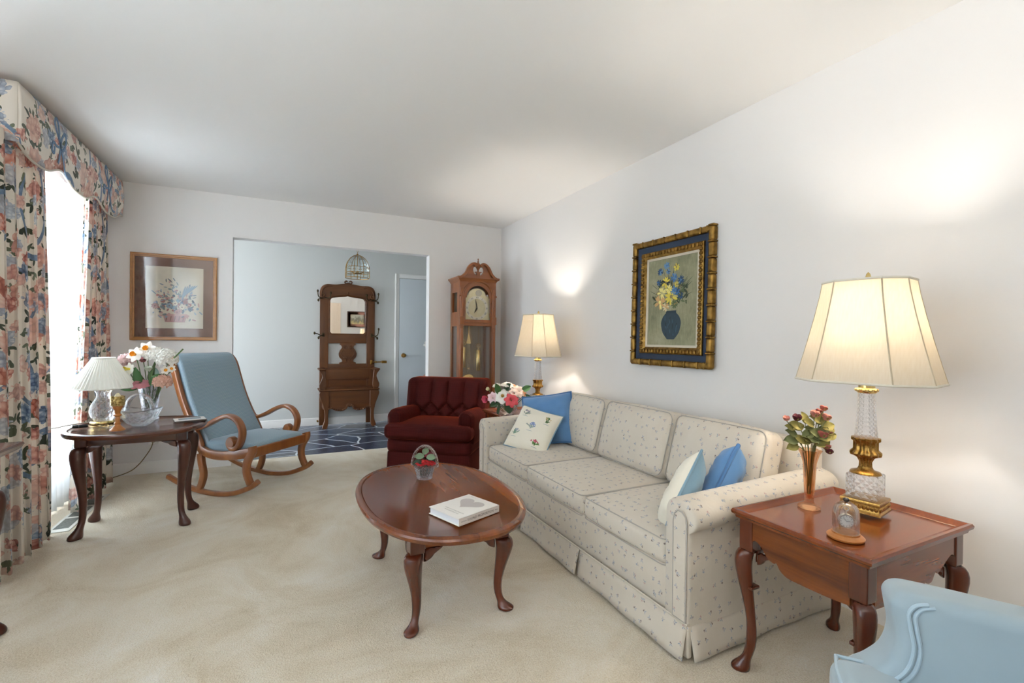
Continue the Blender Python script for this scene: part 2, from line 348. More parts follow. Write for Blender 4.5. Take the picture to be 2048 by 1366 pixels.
    def sweep(s, path, nrm, sec, mat=0, xf=None, scale=None):
        """planar path, constant normal nrm; section points (a along nrm, b in plane)"""
        P = [Vector(p) for p in path]; n = Vector(nrm).normalized(); rg = []
        for i, p in enumerate(P):
            t = (P[min(i+1, len(P)-1)]-P[max(i-1, 0)]).normalized(); b = n.cross(t); k = scale[i] if scale else 1.
            k = k if isinstance(k, tuple) else (k, k)
            rg.append([p+n*a*k[0]+b*c*k[1] for a, c in sec])
        return s.rings(rg, mat, True, xf)
    def prism(s, poly, z0, z1, mat=0, xf=None, bev=0.):
        """2D polygon (xy) extruded in z"""
        n = len(poly)
        if bev:
            cx = sum(p[0] for p in poly)/n; 
            ins = []
            for i in range(n):
                a, b, c = Vector(poly[i-1][:2]), Vector(poly[i][:2]), Vector(poly[(i+1) % n][:2])
                e1 = (b-a); e2 = (c-b)
                n1 = Vector((-e1.y, e1.x)); n2 = Vector((-e2.y, e2.x))
                m = (n1.normalized() if n1.length > 1e-9 else n1)+(n2.normalized() if n2.length > 1e-9 else n2)
                ins.append(b+m.normalized()*bev if m.length > 1e-6 else b)
            ar = sum(poly[i-1][0]*poly[i][1]-poly[i][0]*poly[i-1][1] for i in range(n))
            if ar < 0: ins = [2*Vector(p[:2])-q for p, q in zip(poly, ins)]
            rg = [[(p[0], p[1], z0) for p in ins], [(p[0], p[1], z0+bev) for p in poly], [(p[0], p[1], z1-bev) for p in poly], [(p[0], p[1], z1) for p in ins]]
        else: rg = [[(p[0], p[1], z0) for p in poly], [(p[0], p[1], z1) for p in poly]]
        return s.rings(rg, mat, True, xf)
    def grid(s, fn, nu, nv, mat=0, uvf=None, xf=None, closed_u=False):
        vs = []; fs = []; uv = []
        for i in range(nu+1):
            for j in range(nv+1):
                u, v = i/nu, j/nv; vs.append(fn(u, v)); uv.append(uvf(u, v) if uvf else (u, v))
        for i in range(nu):
            for j in range(nv):
                a = i*(nv+1)+j; fs.append((a, a+nv+1, a+nv+2, a+1))
        return s.add(vs, fs, mat, uv if uvf else None, xf)
    def sphere(s, c, r, mat=0, n=12, xf=None, sz=1.):
        return s.lathe([(r*math.sin(PI*k/(n//2+2)) if 0 < k < n//2+2 else 0.0001*r, -r*sz*math.cos(PI*k/(n//2+2))) for k in range(n//2+3)], n, mat, (xf or I4) @ TR(*c))
    def flat(s, pts, mat=0, xf=None):
        return s.add(pts, [list(range(len(pts)))], mat, xf=xf)
    def build(s, name, mats, parent=None, smooth=40, mods=None, world=False, label=None):
        if not isinstance(mats, (list, tuple)): mats = [mats]
        off = Vector(parent.location) if (world and parent) else Vector((0, 0, 0))
        me = bpy.data.meshes.new(name); me.from_pydata([v-off for v in s.v], [], s.f)
        for m in mats: me.materials.append(m)
        if len(mats) > 1: me.polygons.foreach_set('material_index', s.m)
        uvl = me.uv_layers.new(name='UVMap'); data = []
        for p, f, u in zip(me.polygons, s.f, s.uv):
            if u: data += [c for q in u for c in q]
            else:
                n = p.normal; a = max(range(3), key=lambda k: abs(n[k])); i, j = ((1, 2), (0, 2), (0, 1))[a]
                for k in f: w = s.v[k]; data += [w[i]+.37*a, w[j]+.21*a]
        uvl.data.foreach_set('uv', data)
        if smooth:
            me.polygons.foreach_set('use_smooth', [True]*len(me.polygons)); me.set_sharp_from_angle(angle=math.radians(smooth))
        me.update()
        o = bpy.data.objects.new(name, me); COL.objects.link(o)
        if parent: o.parent = parent
        if label: o['label'] = label
        for k in (mods or []):
            if k[0] == 'sub': q = o.modifiers.new('smooth', 'SUBSURF'); q.levels = q.render_levels = k[1]
            if k[0] == 'solid': q = o.modifiers.new('thick', 'SOLIDIFY'); q.thickness = k[1]; q.offset = 0
            if k[0] == 'bev': q = o.modifiers.new('edge', 'BEVEL'); q.width = k[1]; q.segments = 2; q.limit_method = 'ANGLE'; q.angle_limit = math.radians(50)
        return o
def thing(name, label, cat, loc=(0, 0, 0), rz=0., group=None):
    o = bpy.data.objects.new(name, None); o.empty_display_size = .05; COL.objects.link(o)
    o.location = loc; o.rotation_euler = (0, 0, rz); return tag(o, label, cat, group)
def tag(o, label, cat, group=None):
    o['label'] = label; o['category'] = cat
    if group: o['group'] = group
    return o
def struct(o): o['kind'] = 'structure'; return o
def copy_tree(o, parent=None):
    c = o.copy(); COL.objects.link(c)
    if parent: c.parent = parent
    for ch in list(o.children): copy_tree(ch, c)
    return c
def circ(r, n=10, sx=1., sy=1.): return [(r*sx*math.cos(2*PI*k/n), r*sy*math.sin(2*PI*k/n)) for k in range(n)]
def rrect(hx, hy, r, n=4):
    o = []
    for cx, cy_, a0 in ((hx-r, hy-r, 0), (-hx+r, hy-r, PI/2), (-hx+r, -hy+r, PI), (hx-r, -hy+r, 3*PI/2)):
        o += [(cx+r*math.cos(a0+PI/2*k/n), cy_+r*math.sin(a0+PI/2*k/n)) for k in range(n+1)]
    return o
def sell(a, b, n=64, e=2.3):
    o = []
    for k in range(n):
        t = 2*PI*k/n; c, s_ = math.cos(t), math.sin(t)
        o.append((a*math.copysign(abs(c)**(2/e), c), b*math.copysign(abs(s_)**(2/e), s_)))
    return o
def ell_top(mb, a, b, prof, n=72, e=2.3, mat=0, xf=None):
    """stack of inset superellipse rings: prof = (inset, z)"""
    rg = [[(x, y, z) for x, y in sell(a-i, b-i, n, e)] for i, z in prof]
    return mb.rings(rg, mat, True, xf)
def text_geo(mb, txt, size, xf, mat=0, depth=.0004):
    cu = bpy.data.curves.new('txt', 'FONT'); cu.body = txt; cu.size = size; cu.align_x = 'CENTER'; cu.align_y = 'CENTER'; cu.resolution_u = 2
    ob = bpy.data.objects.new('txt', cu); COL.objects.link(ob); dg = bpy.context.evaluated_depsgraph_get(); dg.update()
    me = ob.evaluated_get(dg).to_mesh(); mb.add([(*v.co[:2], depth) for v in me.vertices], [list(p.vertices) for p in me.polygons], mat, xf=xf)
    bpy.data.objects.remove(ob); bpy.data.curves.remove(cu)
def cabriole(h, top=.032, knee=.042, ankle=.015, toe=.045, kick=.03, sq=True, ang=PI/4, x=0., y=0., n=12, block=.09, foot=1., ke=2.):
    """a curved leg: square block on top, bulging knee, thin ankle, pad foot; bulges along ang"""
    d = (math.cos(ang), math.sin(ang)); p = (-d[1], d[0]); R = []
    def ring(z, off, ra, rb, e=2.):
        r = []
        for k in range(n):
            t = 2*PI*k/n; c, s_ = math.cos(t), math.sin(t)
            a = ra*math.copysign(abs(c)**(2/e), c); b = rb*math.copysign(abs(s_)**(2/e), s_)
            r.append((x+d[0]*(off+a)+p[0]*b, y+d[1]*(off+a)+p[1]*b, z))
        return r
    hk = h-block
    for z, off, ra, rb in ((hk*1.0, .006, knee*.80, knee*.80), (hk*.955, .018, knee*.98, knee*.92), (hk*.88, .022, knee*.98, knee*.9), (hk*.76, .016, knee*.84, knee*.78), (hk*.6, .004, knee*.64, knee*.62), (hk*.42, -.008, knee*.48, knee*.48), (hk*.26, -.010, ankle*1.15, ankle*1.15), (hk*.15, -.002, ankle, ankle*.98), (hk*.095, kick*.35, toe*.52, toe*.42), (hk*.055, kick*.72, toe*.84*foot, toe*.66), (.014, kick*.85, toe*.94*foot, toe*.74), (.004, kick*.85, toe*.90*foot, toe*.70), (0., kick*.84, toe*.8*foot, toe*.62)):
        R.append(ring(z, off, ra, rb, ke if z > hk*.2 else 2.))
    mb = MB(); mb.rings(R[::-1])
    mb.box(x-top, x+top, y-top, y+top, hk-.004, h, bev=.004)
    return mb
def knee_wing(mb, x0, y0, z, dx, dy, ln=.075, ht=.05, th=.014):
    """shaped bracket beside a knee, running along (dx,dy)"""
    pr = cr([(0, 0, 0), (ln, 0, 0), (ln*.92, -ht*.18, 0), (ln*.62, -ht*.34, 0), (ln*.42, -ht*.75, 0), (ln*.1, -ht, 0), (0, -ht, 0)], 3)
    m = TR(x0, y0, z) @ Matrix(((dx, 0, -dy, 0), (dy, 0, dx, 0), (0, 1, 0, 0), (0, 0, 0, 1)))
    mb.prism([(q.x, q.y) for q in pr], -th, th, xf=m)
def wavy_apron(mb, L_, h, lobes, th=.009, xf=None):
    """board of length L_ centred on x, top at z=0, bottom edge given as (u, drop) pairs"""
    lo = cr([(u*L_/2, -d, 0) for u, d in lobes], 5)
    poly = [(-L_/2, 0), *[(q.x, q.y) for q in lo], (L_/2, 0)]
    mb.prism(poly, -th, th, xf=(xf or I4) @ Matrix(((1, 0, 0, 0), (0, 0, -1, 0), (0, 1, 0, 0), (0, 0, 0, 1))))
# ---------------- the room ----------------
OX0, OX1, OZ = -.421, 1.397, 2.061      # opening to the foyer
WT = .115                               # wall thickness
FXL, FXR = -2.4, 3.5                    # foyer extent
def wall_y(name, y0, y1, x0, x1, z0, z1, mat, holes=()):
    mb = MB(); xs = sorted({x0, x1, *[h[0] for h in holes], *[h[1] for h in holes]})
    for a, b in zip(xs, xs[1:]):
        zs = [z0, z1]; cut = [h for h in holes if h[0] <= a and b <= h[1]]
        if not cut: mb.box(a, b, y0, y1, z0, z1)
        for h in cut:
            if h[2] > z0: mb.box(a, b, y0, y1, z0, h[2])
            if h[3] < z1: mb.box(a, b, y0, y1, h[3], z1)
    return struct(mb.build(name, mat, smooth=0))
def wall_x(name, x0, x1, y0, y1, z0, z1, mat, holes=()):
    mb = MB(); ys = sorted({y0, y1, *[h[0] for h in holes], *[h[1] for h in holes]})
    for a, b in zip(ys, ys[1:]):
        cut = [h for h in holes if h[0] <= a and b <= h[1]]
        if not cut: mb.box(x0, x1, a, b, z0, z1)
        for h in cut:
            if h[2] > z0: mb.box(x0, x1, a, b, z0, h[2])
            if h[3] < z1: mb.box(x0, x1, a, b, h[3], z1)
    return struct(mb.build(name, mat, smooth=0))
CE = YB+.13                             # carpet edge
struct(MB().box(XL-.2, XR+.1, YN-.1, CE, -.12, 0).build('floor', CARPET, smooth=0))
struct(MB().box(FXL, FXR, CE, YF+.1, -.12, -.006).build('floor_foyer', SLATE, smooth=0))
struct(MB().box(XL-.2, XR+.1, YN-.1, YB+WT, H, H+.1).build('ceiling', CEIL, smooth=0))
struct(MB().box(FXL, FXR, YB+WT, YF+.1, H, H+.1).build('ceiling_foyer', CEIL, smooth=0))
wall_y('wall_back', YB, YB+WT, XL-.2, XR+.1, 0, H, WALL, [(OX0, OX1, -1, OZ)])
wall_x('wall_right', XR, XR+.1, YN-.1, YB, 0, H, WALL)
W1, W2 = (3.3, 4.56, .30, 2.16), (.1, 2.2, .30, 2.16)
wall_x('wall_left', XL-.2, XL, YN-.1, YB, 0, H, WALL, [W1, W2])
wall_y('wall_rear', YN-.1, YN, XL-.2, XR+.1, 0, H, WALL)
wall_y('wall_foyer_back', YF, YF+.1, FXL, FXR, 0, H, FOYW)
wall_x('wall_foyer_left', FXL-.1, FXL, YB+WT, YF, 0, H, FOYW, [(5.1, 6.4, .1, 2.15)])
wall_x('wall_foyer_right', FXR, FXR+.1, YB+WT, YF, 0, H, FOYW)
for nm, x0, x1 in (('wall_foyer_near_left', FXL, XL-.2), ('wall_foyer_near_right', XR+.1, FXR)):
    struct(MB().box(x0, x1, YB, YB+WT, 0, H).build(nm, FOYW, smooth=0))
def base_prof(): return [(0, 0), (.016, 0), (.016, .075), (.012, .082), (.012, .088), (.006, .098), (0, .1)]
def baseboard(name, p0, p1, nrm):
    d = Vector((p1[0]-p0[0], p1[1]-p0[1], 0)); n = Vector((*nrm, 0)); rg = []
    for p in (p0, p1): rg.append([Vector((p[0], p[1], 0))+n*a+Vector((0, 0, z)) for a, z in base_prof()])
    struct(MB().rings(rg).build(name, TRIM, smooth=30))
baseboard('baseboard_back_left', (XL, YB), (OX0, YB), (0, -1)); baseboard('baseboard_back_right', (OX1, YB), (XR, YB), (0, -1))
baseboard('baseboard_right', (XR, YN), (XR, YB), (-1, 0)); baseboard('baseboard_left', (XL, YN), (XL, YB), (1, 0))
baseboard('baseboard_foyer_left', (FXL, YF), (1.405, YF), (0, -1)); baseboard('baseboard_foyer_right', (2.36, YF), (FXR, YF), (0, -1))
def window(name, y0, y1, z0, z1, x, sgn=-1):
    mb = MB(); f = .055
    for a, b, c, d in ((y0, y1, z0, z0+f), (y0, y1, z1-f, z1), (y0, y0+f, z0, z1), (y1-f, y1, z0, z1), ((y0+y1)/2-.03, (y0+y1)/2+.03, z0, z1)): mb.box(x-.03, x+.03, a, b, c, d, bev=.006)
    o = struct(mb.build(name, TRIM)); MB().box(x-.004, x+.004, y0+f, y1-f, z0+f, z1-f).build('pane', PANE, o, smooth=0)
    MB().box(XL-.02, XL+.04, y0-.04, y1+.04, z0-.03, z0, bev=.006).build('sill', TRIM, o) if sgn < 0 else None
window('window_1', *W1, XL-.09); window('window_2', *W2, XL-.09); window('window_3', 5.1, 6.4, .1, 2.15, FXL-.05, 1)
# foyer closet door with casing
dm = MB(); dm.box(1.472, 2.29, YF-.022, YF-.004, .012, 2.016, bev=.002); door = struct(dm.build('door_1', plain('door_paint', '#d3dade', .45), smooth=30))
k = MB(); k.lathe([(.001, 0), (.032, .0), (.032, .006), (.014, .012), (.012, .03), (.024, .042), (.028, .054), (.024, .066), (.001, .07)], 20, xf=TR(1.532, YF-.022, .92) @ RX(PI/2)); k.build('door_knob', BRASS, door)
cs = MB()
for a, b, c, d in ((1.408, 1.468, 0, 2.082), (2.294, 2.354, 0, 2.082), (1.468, 2.294, 2.02, 2.082)):
    cs.box(a, b, YF-.018, YF, c, d, bev=.004); cs.box(a+.008 if b-a < .1 else a, (a+.022) if b-a < .1 else b, YF-.026, YF, c, d if b-a < .1 else c+.014+.04, bev=.004)
struct(cs.build('trim_1', TRIM))
struct(MB().box(1.466, 1.4725, YF-.012, YF-.002, .0, 2.02).box(1.4725, 2.294, YF-.012, YF-.002, 2.0165, 2.021).build('door_gap_shade', plain('door_gap', '#23282c', .9), smooth=0))  # dark strips painting the shade in the gap around the door
# rear wall pieces seen only in the hall mirror: grooved panel door and a framed view
pd_ = MB()
for i in range(8): pd_.box(1.18+i*.036, 1.214+i*.036, YN, YN+.03, 0, 2.16, bev=.006)
struct(pd_.build('door_2', plain('panel_door_cream', '#efdcc8', .5)))
# ---------------- wall things of the living room ----------------
def frame_y(mb, x0, x1, z0, z1, y, w, prof, mat=0):
    """mitred frame on a wall facing -y; prof = (inset 0..w, proud)"""
    rg = []
    for cx, cz, sx, sz in ((x0, z0, 1, 1), (x1, z0, -1, 1), (x1, z1, -1, -1), (x0, z1, 1, -1), (x0, z0, 1, 1)):
        rg.append([(cx+sx*a, y-b, cz+sz*a) for a, b in prof])
    mb.rings(rg, mat, False)
def leafpoly(cx, cz, ang, ln, wd, k=7):
    o = []
    for i in range(2*k):
        t = PI*2*i/(2*k); a = ln/2*math.cos(t); b = wd/2*math.sin(t)
        o.append((cx+a*math.cos(ang)-b*math.sin(ang), cz+a*math.sin(ang)+b*math.cos(ang)))
    return o
# -- print of a flower basket, left of the opening
random.seed(5)
t = thing('framed_print', 'gold wood framed flower basket print with brown mat on back wall beside the opening', 'framed picture', (-.846, YB, 1.494))
mb = MB(); frame_y(mb, -.307, .307, -.367, .367, -.002, .03, [(0, 0), (0, .018), (.006, .022), (.016, .02), (.018, .014), (.028, .012), (.03, .006)]); mb.build('frame', FRMWD, t)
def m_mat():
    q = NT('brown_suede_mat'); n = q.noise(q.co(), 18, 4, .65).outputs[0]; q.P(Base_Color=q.mix(n, L('#6f5142'), L('#8d6c5a')), Roughness=.9); return q.m
mb = MB(); frame_y(mb, -.285, .285, -.345, .345, -.006, .1, [(0, 0), (.078, 0), (.081, -.002)]); mb.build('picture_mat', m_mat(), t, smooth=0)
pal = ['#ddd3bd', '#64788c', '#8ba0ae', '#a56a62', '#c59a90', '#3d4f5a', '#85605a', '#e8dfc8', '#b98d84', '#7a8a86']
pm = [plain('print_ink_%s' % c[1:], c, .8) for c in pal]
mb = MB(); mb.flat([(-.21, -.004, -.27), (.21, -.004, -.27), (.21, -.004, .27), (-.21, -.004, .27)], 0)
dl = [.0002]
def ink(poly, m): dl[0] += .000006; mb.flat([(x, -.0045-dl[0], z) for x, z in poly], m)
ink([(-.07, -.21), (.07, -.21), (.085, -.15), (-.085, -.15)], 8); ink([(-.088, -.155), (.088, -.155), (.09, -.14), (-.09, -.14)], 4)
for i in range(5): ink(leafpoly(-.06+i*.03, -.18, 1.4, .05, .008), 6)
for i in range(150):
    a = random.gauss(0, .08); z = random.gauss(-.06, .06); m = random.choice([1, 2, 3, 4, 5, 9, 4, 3, 8, 2]); ink(leafpoly(a*1.05, z, random.random()*6.3, random.uniform(.016, .04), random.uniform(.008, .02)), m)
for cx, cz, r, m in ((-.14, -.075, .026, 8), (.0, -.05, .022, 7), (.05, -.08, .022, 7), (.03, -.115, .024, 4), (.075, -.035, .02, 3), (-.085, -.03, .018, 3), (.015, -.125, .02, 8), (-.04, -.07, .024, 2), (.11, -.095, .02, 1)):
    for q in range(9): ink(leafpoly(cx+math.cos(q*.7)*r*.55, cz+math.sin(q*.7)*r*.55, q*.7, r, r*.5), m)
    ink(leafpoly(cx, cz, 0, r*.5, r*.5), 6)
for i in range(34):
    a = random.uniform(.35, 2.8); r = random.uniform(.10, .24); ink(leafpoly(math.cos(a)*r*.72, -.07+math.sin(a)*r, a+random.gauss(0, .6), random.uniform(.016, .05), .008), random.choice([1, 5, 2, 4, 9]))
for i in range(6): ink(leafpoly(.06+i*.011, .04+i*.006, 1.35-i*.12, .13, .012), 2)
mb.build('print_sheet', pm, t, smooth=0)
MB().box(-.28, .28, -.0102, -.0085, -.34, .34).build('glazing', m_glass('picture_glass', clear=.965, rough=0, refl=.03), t, smooth=0)
# -- oil painting on the right wall (wall faces -x): local u along -Y, z up
t = thing('framed_painting', 'flower painting in wide gilt and navy frame on right wall above the sofa', 'framed picture', (XR, 2.235, 1.423))
PX = Matrix(((0, 1, 0, 0), (-1, 0, 0, 0), (0, 0, 1, 0), (0, 0, 0, 1)))     # (u, y, z) -> (y, -u, z)
PX = PX @ RX(-.018)
def fr(prof, x, z, name, m, jag=0):
    b = MB(PX); frame_y(b, -x, x, -z, z, 0, .1, prof); b.build(name, m, t, smooth=25)
hx, hz = .346, .42
def gilt_bamboo():
    b = MB(PX)
    for sx in (-1, 1):
        for i in range(9):
            z0 = -hz+i*2*hz/9; b.soft(sx*(hx-.02), -.026, z0+hz/9, .02, .022, hz/9-.003, .014, n=2, rs=2)
            b.soft(sx*(hx-.02), -.028, z0+hz/9*2, .021, .021, .006, .005, n=1, rs=2)
    for sz in (-1, 1):
        for i in range(7):
            x0 = -hx+i*2*hx/7; b.soft(x0+hx/7, -.026, sz*(hz-.02), hx/7-.003, .022, .02, .014, n=2, rs=2)
            b.soft(x0+hx/7*2 if i < 6 else x0+hx/7, -.028, sz*(hz-.02), .006, .021, .021, .005, n=1, rs=2)
    b.build('outer_frame', GILT, t)
gilt_bamboo()
fr([(.036, .012), (.036, .026), (.078, .02), (.082, .016)], hx, hz, 'navy_liner', plain('navy_panel', '#22324a', .6))
b = MB(PX); frame_y(b, -hx+.078, hx-.078, -hz+.078, hz-.078, 0, .1, [(0, .012), (.002, .03), (.012, .036), (.03, .03), (.04, .018), (.046, .016)])
for sx in (-1, 1):
    for i in range(26): b.soft(sx*(hx-.078-.019), -.034, -hz+.1+i*(2*hz-.2)/25, .012, .008, .009, .006, n=1, rs=2)
for sz in (-1, 1):
    for i in range(19): b.soft(-hx+.1+i*(2*hx-.2)/18, -.034, sz*(hz-.078-.019), .009, .008, .012, .006, n=1, rs=2)
b.build('carved_inner_frame', GILT, t)
fr([(.123, .014), (.123, .018), (.138, .015), (.138, .008)], hx, hz, 'linen_slip', plain('linen_slip', '#cfc5b2', .9))
def m_canvas():
    q = NT('painted_ground'); n = q.noise(q.co(), 5, 5, .7).outputs[0]; n2 = q.noise(q.map(q.co(), (1, 30, 8)), 3, 3).outputs[0]; z = q.xyz(q.co())[2]
    f = q.ma('ADD', q.ma('MULTIPLY', n, .7), q.ma('MULTIPLY', n2, .3)); q.P(Base_Color=q.ramp(f, [(.3, L('#6f7257')), (.5, L('#8f8e70')), (.7, L('#a9a488'))]), Roughness=.6); q.bump(n2, .2, .002); return q.m
pal = ['#3a6ba0', '#24476e', '#d9c64a', '#e6dc8a', '#c9a06a', '#d8cba4', '#56643f', '#39452f', '#223744', '#2f4d5c', '#16242c', '#8a7a4a', '#5f86ad', '#b8b27a']
pm = [m_canvas()]+[plain('paint_%s' % c[1:], c, .55) for c in pal]
mb = MB(PX); cw, ch = hx-.138, hz-.138
mb.flat([(-cw, -.012, -ch), (cw, -.012, -ch), (cw, -.012, ch), (-cw, -.012, ch)], 0); dl = [0.]
def ink(poly, m): dl[0] += .000008; mb.flat([(x, -.0125-dl[0], z) for x, z in poly], m+1)
vp = cr([(-.03, -.245, 0), (-.07, -.2, 0), (-.085, -.14, 0), (-.07, -.10, 0), (-.045, -.075, 0), (-.045, -.06, 0)], 5)
vz = [(q.x, q.y) for q in vp]; sh = -.0
ink([(x+sh, z) for x, z in vz]+[(-x+sh, z) for x, z in vz[::-1]], 8)
for i in range(26): ink(leafpoly(sh+random.uniform(-.055, .055), random.uniform(-.225, -.09), 1.5+random.gauss(0, .2), random.uniform(.02, .05), .008), random.choice([9, 9, 10, 8]))
for i in range(90):
    a = random.uniform(.1, 3.0); r = random.uniform(.03, .2); ink(leafpoly(math.cos(a)*r*.85, -.03+math.sin(a)*r*1.0, random.random()*6.3, random.uniform(.02, .05), random.uniform(.008, .016)), random.choice([6, 7, 6, 11, 7]))
for i in range(30):
    a = random.uniform(.3, 2.8); r = random.uniform(.12, .27); ink(leafpoly(math.cos(a)*r*.7, -.04+math.sin(a)*r, a, .07, .003), 7)
for cx, cz, r, m, c2 in ((.0, .03, .055, 2, 13), (-.05, .125, .038, 2, 10), (-.1, .0, .05, 4, 3), (-.085, .06, .04, 3, 13), (-.045, -.035, .03, 5, 4), (.03, -.02, .03, 6, 11), (-.10, .2, .026, 1, 12), (-.045, .235, .026, 12, 0), (-.03, .195, .02, 12, 1), (.04, .215, .026, 2, 11), (.02, .15, .03, 0, 12), (.08, .13, .028, 1, 12), (.02, .07, .03, 12, 0), (.05, .06, .026, 0, 1), (.1, .09, .02, 6, 7), (-.11, .13, .022, 1, 0), (.08, .03, .024, 1, 7), (.045, .105, .02, 2, 13), (-.02, .08, .03, 3, 2)):
    for q in range(11):
        a = q*2*PI/11+random.gauss(0, .15); ink(leafpoly(cx+math.cos(a)*r*.6, cz+math.sin(a)*r*.6, a, r*.85, r*.32), m if random.random() < .75 else c2)
    ink(leafpoly(cx, cz, 0, r*.45, r*.45), c2 if m != 2 else 11)
mb.build('canvas', pm, t, smooth=0)
# -- floor register and outlet
t = thing('floor_register', 'grey metal floor vent set in the carpet under the sheer curtains', 'floor vent', (-1.19, 3.98, 0))
mb = MB(); mb.box(-.055, .055, -.36, .36, 0, .006, bev=.003); mb.build('register_plate', plain('vent_plate', '#d8d6cd', .4, .2), t)
for k in range(3):
    mb = MB()
    for i in range(9): mb.box(-.036, .036, -.31+k*.215+i*.021, -.31+k*.215+i*.021+.015, .0055, .0075)
    mb.build('louver_grille', plain('vent_dark', '#5c5d58', .5), t, smooth=0)
t = thing('wall_outlet', 'white electrical outlet low on back wall behind the oval side table', 'outlet', (-.99, YB-.001, .3))
MB().soft(0, -.003, 0, .035, .004, .057, .003, n=1, rs=2).build('cover_plate', WHITE, t)
for z in (-.025, .025): MB().soft(0, -.007, z, .016, .003, .014, .002, n=1, rs=2).build('socket', plain('socket_beige', '#d9d3c2', .5), t)
pl = thing('plug', 'tan lamp plug pushed in the outlet behind the oval side table', 'plug', (-.985, YB-.012, .275)); MB().soft(0, -.014, 0, .013, .014, .011, .006, n=2).build('plug_body', plain('tan_plastic', '#8d7a55', .5), pl)
mb = MB(); mb.tube(cr([(0, -.03, -.004), (-.02, -.035, -.07), (-.09, -.05, -.18), (-.16, -.07, -.235), (-.3, -.16, -.262), (-.36, -.25, -.266)], 8), .0035); mb.build('cord', plain('tan_cord', '#7d6c48', .6), pl)
dst = thing('door_stop', 'small brass door stop on foyer baseboard left of the hall tree', 'door stop', (.405, YF-.016, .06)); b = MB(); b.lathe([(.001, 0), (.012, 0), (.012, .008), (.006, .01), (.006, .04), (.011, .042), (.011, .055), (.001, .056)], 12, xf=RX(PI/2)); b.build('stop_rod', BRASS, dst)
# unseen torchiere added behind the camera to brighten the ceiling
t = thing('ceiling_fill_lamp', 'brass torchiere added unseen behind the camera as ceiling fill light', 'added fill lamp', (-.3, -.72, 0))
b = MB(); b.lathe([(.001, 0), (.14, 0), (.14, .015), (.03, .035), (.001, .04)], 32); b.build('base', BRASS, t); b = MB(); b.lathe([(.001, .03), (.012, .03), (.012, 1.70), (.001, 1.70)], 16); b.build('pole', BRASS, t)
b = MB(); b.lathe([(.001, 1.69), (.05, 1.70), (.12, 1.74), (.165, 1.80), (.16, 1.80), (.115, 1.75), (.001, 1.71)], 40); b.build('bowl_shade', BRASS, t)
b = MB(); b.sphere((0, 0, 1.732), .022); b.build('bulb', BULB, t)
l = bpy.data.lights.new('lamp_light', 'POINT'); l.energy = 56; l.color = (1, .98, .95); l.shadow_soft_size = .02
o = bpy.data.objects.new('lamp_light', l); COL.objects.link(o); o.parent = t; o.location = (0, 0, 1.785)
# ---------------- curtains ----------------
def pleated(yt0, yt1, yb0, yb1, x, z0, z1, n, amp, seed, xt=None, fold=1.3, ret=0):
    rnd = random.Random(seed); ph = [rnd.uniform(-.5, .5) for _ in range(40)]; am = [rnd.uniform(.6, 1.25) for _ in range(40)]
    xt = x if xt is None else xt
    def fn(u, v):
        w = u*n; i = int(w) % 40; f = w-int(w); a = am[i]*(1-f)+am[(i+1) % 40]*f
        k = .55+.45*v if True else 1
        y = (yb0+(yb1-yb0)*u)*v+(yt0+(yt1-yt0)*u)*(1-v)
        if ret and u > .86: q = (u-.86)/.14; return ((xt*(1-v)+x*v)-ret*q, (yt1*(1-v)+yb1*v)+.012*math.sin(q*9), z1+(z0-z1)*v)  # edge turned back to the wall, added to block stray window light
        return ((xt*(1-v)+x*v)+amp*a*k*math.sin(2*PI*w+ph[i]*.6*v+.5*math.sin(v*3+i)), y+amp*.55*a*math.sin(4*PI*w+1)*k, z1+(z0-z1)*v+.004*math.sin(9*u*n))
    wid = abs(yb1-yb0)*fold*1.25
    return lambda mb: mb.grid(fn, n*14, 26, uvf=lambda u, v: (u*wid, (1-v)*(z1-z0)))
def curtain(name, label, parts):
    t = thing(name, label, 'curtain', parts[0]); b = MB(); parts[1](b); b.build('curtain_panel', parts[2], t, world=True, mods=[('solid', .003)]); return t
cl = curtain('drape', 'floral chintz drape hanging full length at the left edge of the sheer', ((-1.22, 3.3, 0), pleated(2.98, 3.565, 2.93, 3.56, -1.2, .015, 2.16, 6, .036, 3, -1.235), CHINTZ))
crt = curtain('drape', 'floral chintz drape beside the corner, flared behind the pleated lamp', ((-1.24, 4.4, 0), pleated(4.20, 4.66, 3.90, 4.70, -1.22, .02, 2.2, 6, .034, 8, -1.24, ret=.215), CHINTZ))
sh = curtain('sheer_curtain', 'white sheer floor-length curtain glowing between the two floral drapes', ((-1.32, 3.95, 0), pleated(3.2, 4.64, 3.2, 4.64, -1.335, .02, 2.2, 13, .018, 5), SHEER))
sh2 = curtain('sheer_curtain', 'white sheer curtain of the near window, seen as streaks in the print glass', ((-1.32, 1.2, 0), pleated(.05, 2.3, .05, 2.3, -1.335, .02, 2.2, 17, .018, 6), SHEER))
for t_, y0, y1 in ((cl, 2.98, 3.6), (crt, 4.2, 4.6)):
    MB().tube([(-1.25, y0, 2.19), (-1.25, y1, 2.19)], .008, 8).build('curtain_rod', plain('rod_white', '#dcdad4', .4), t_, world=True)
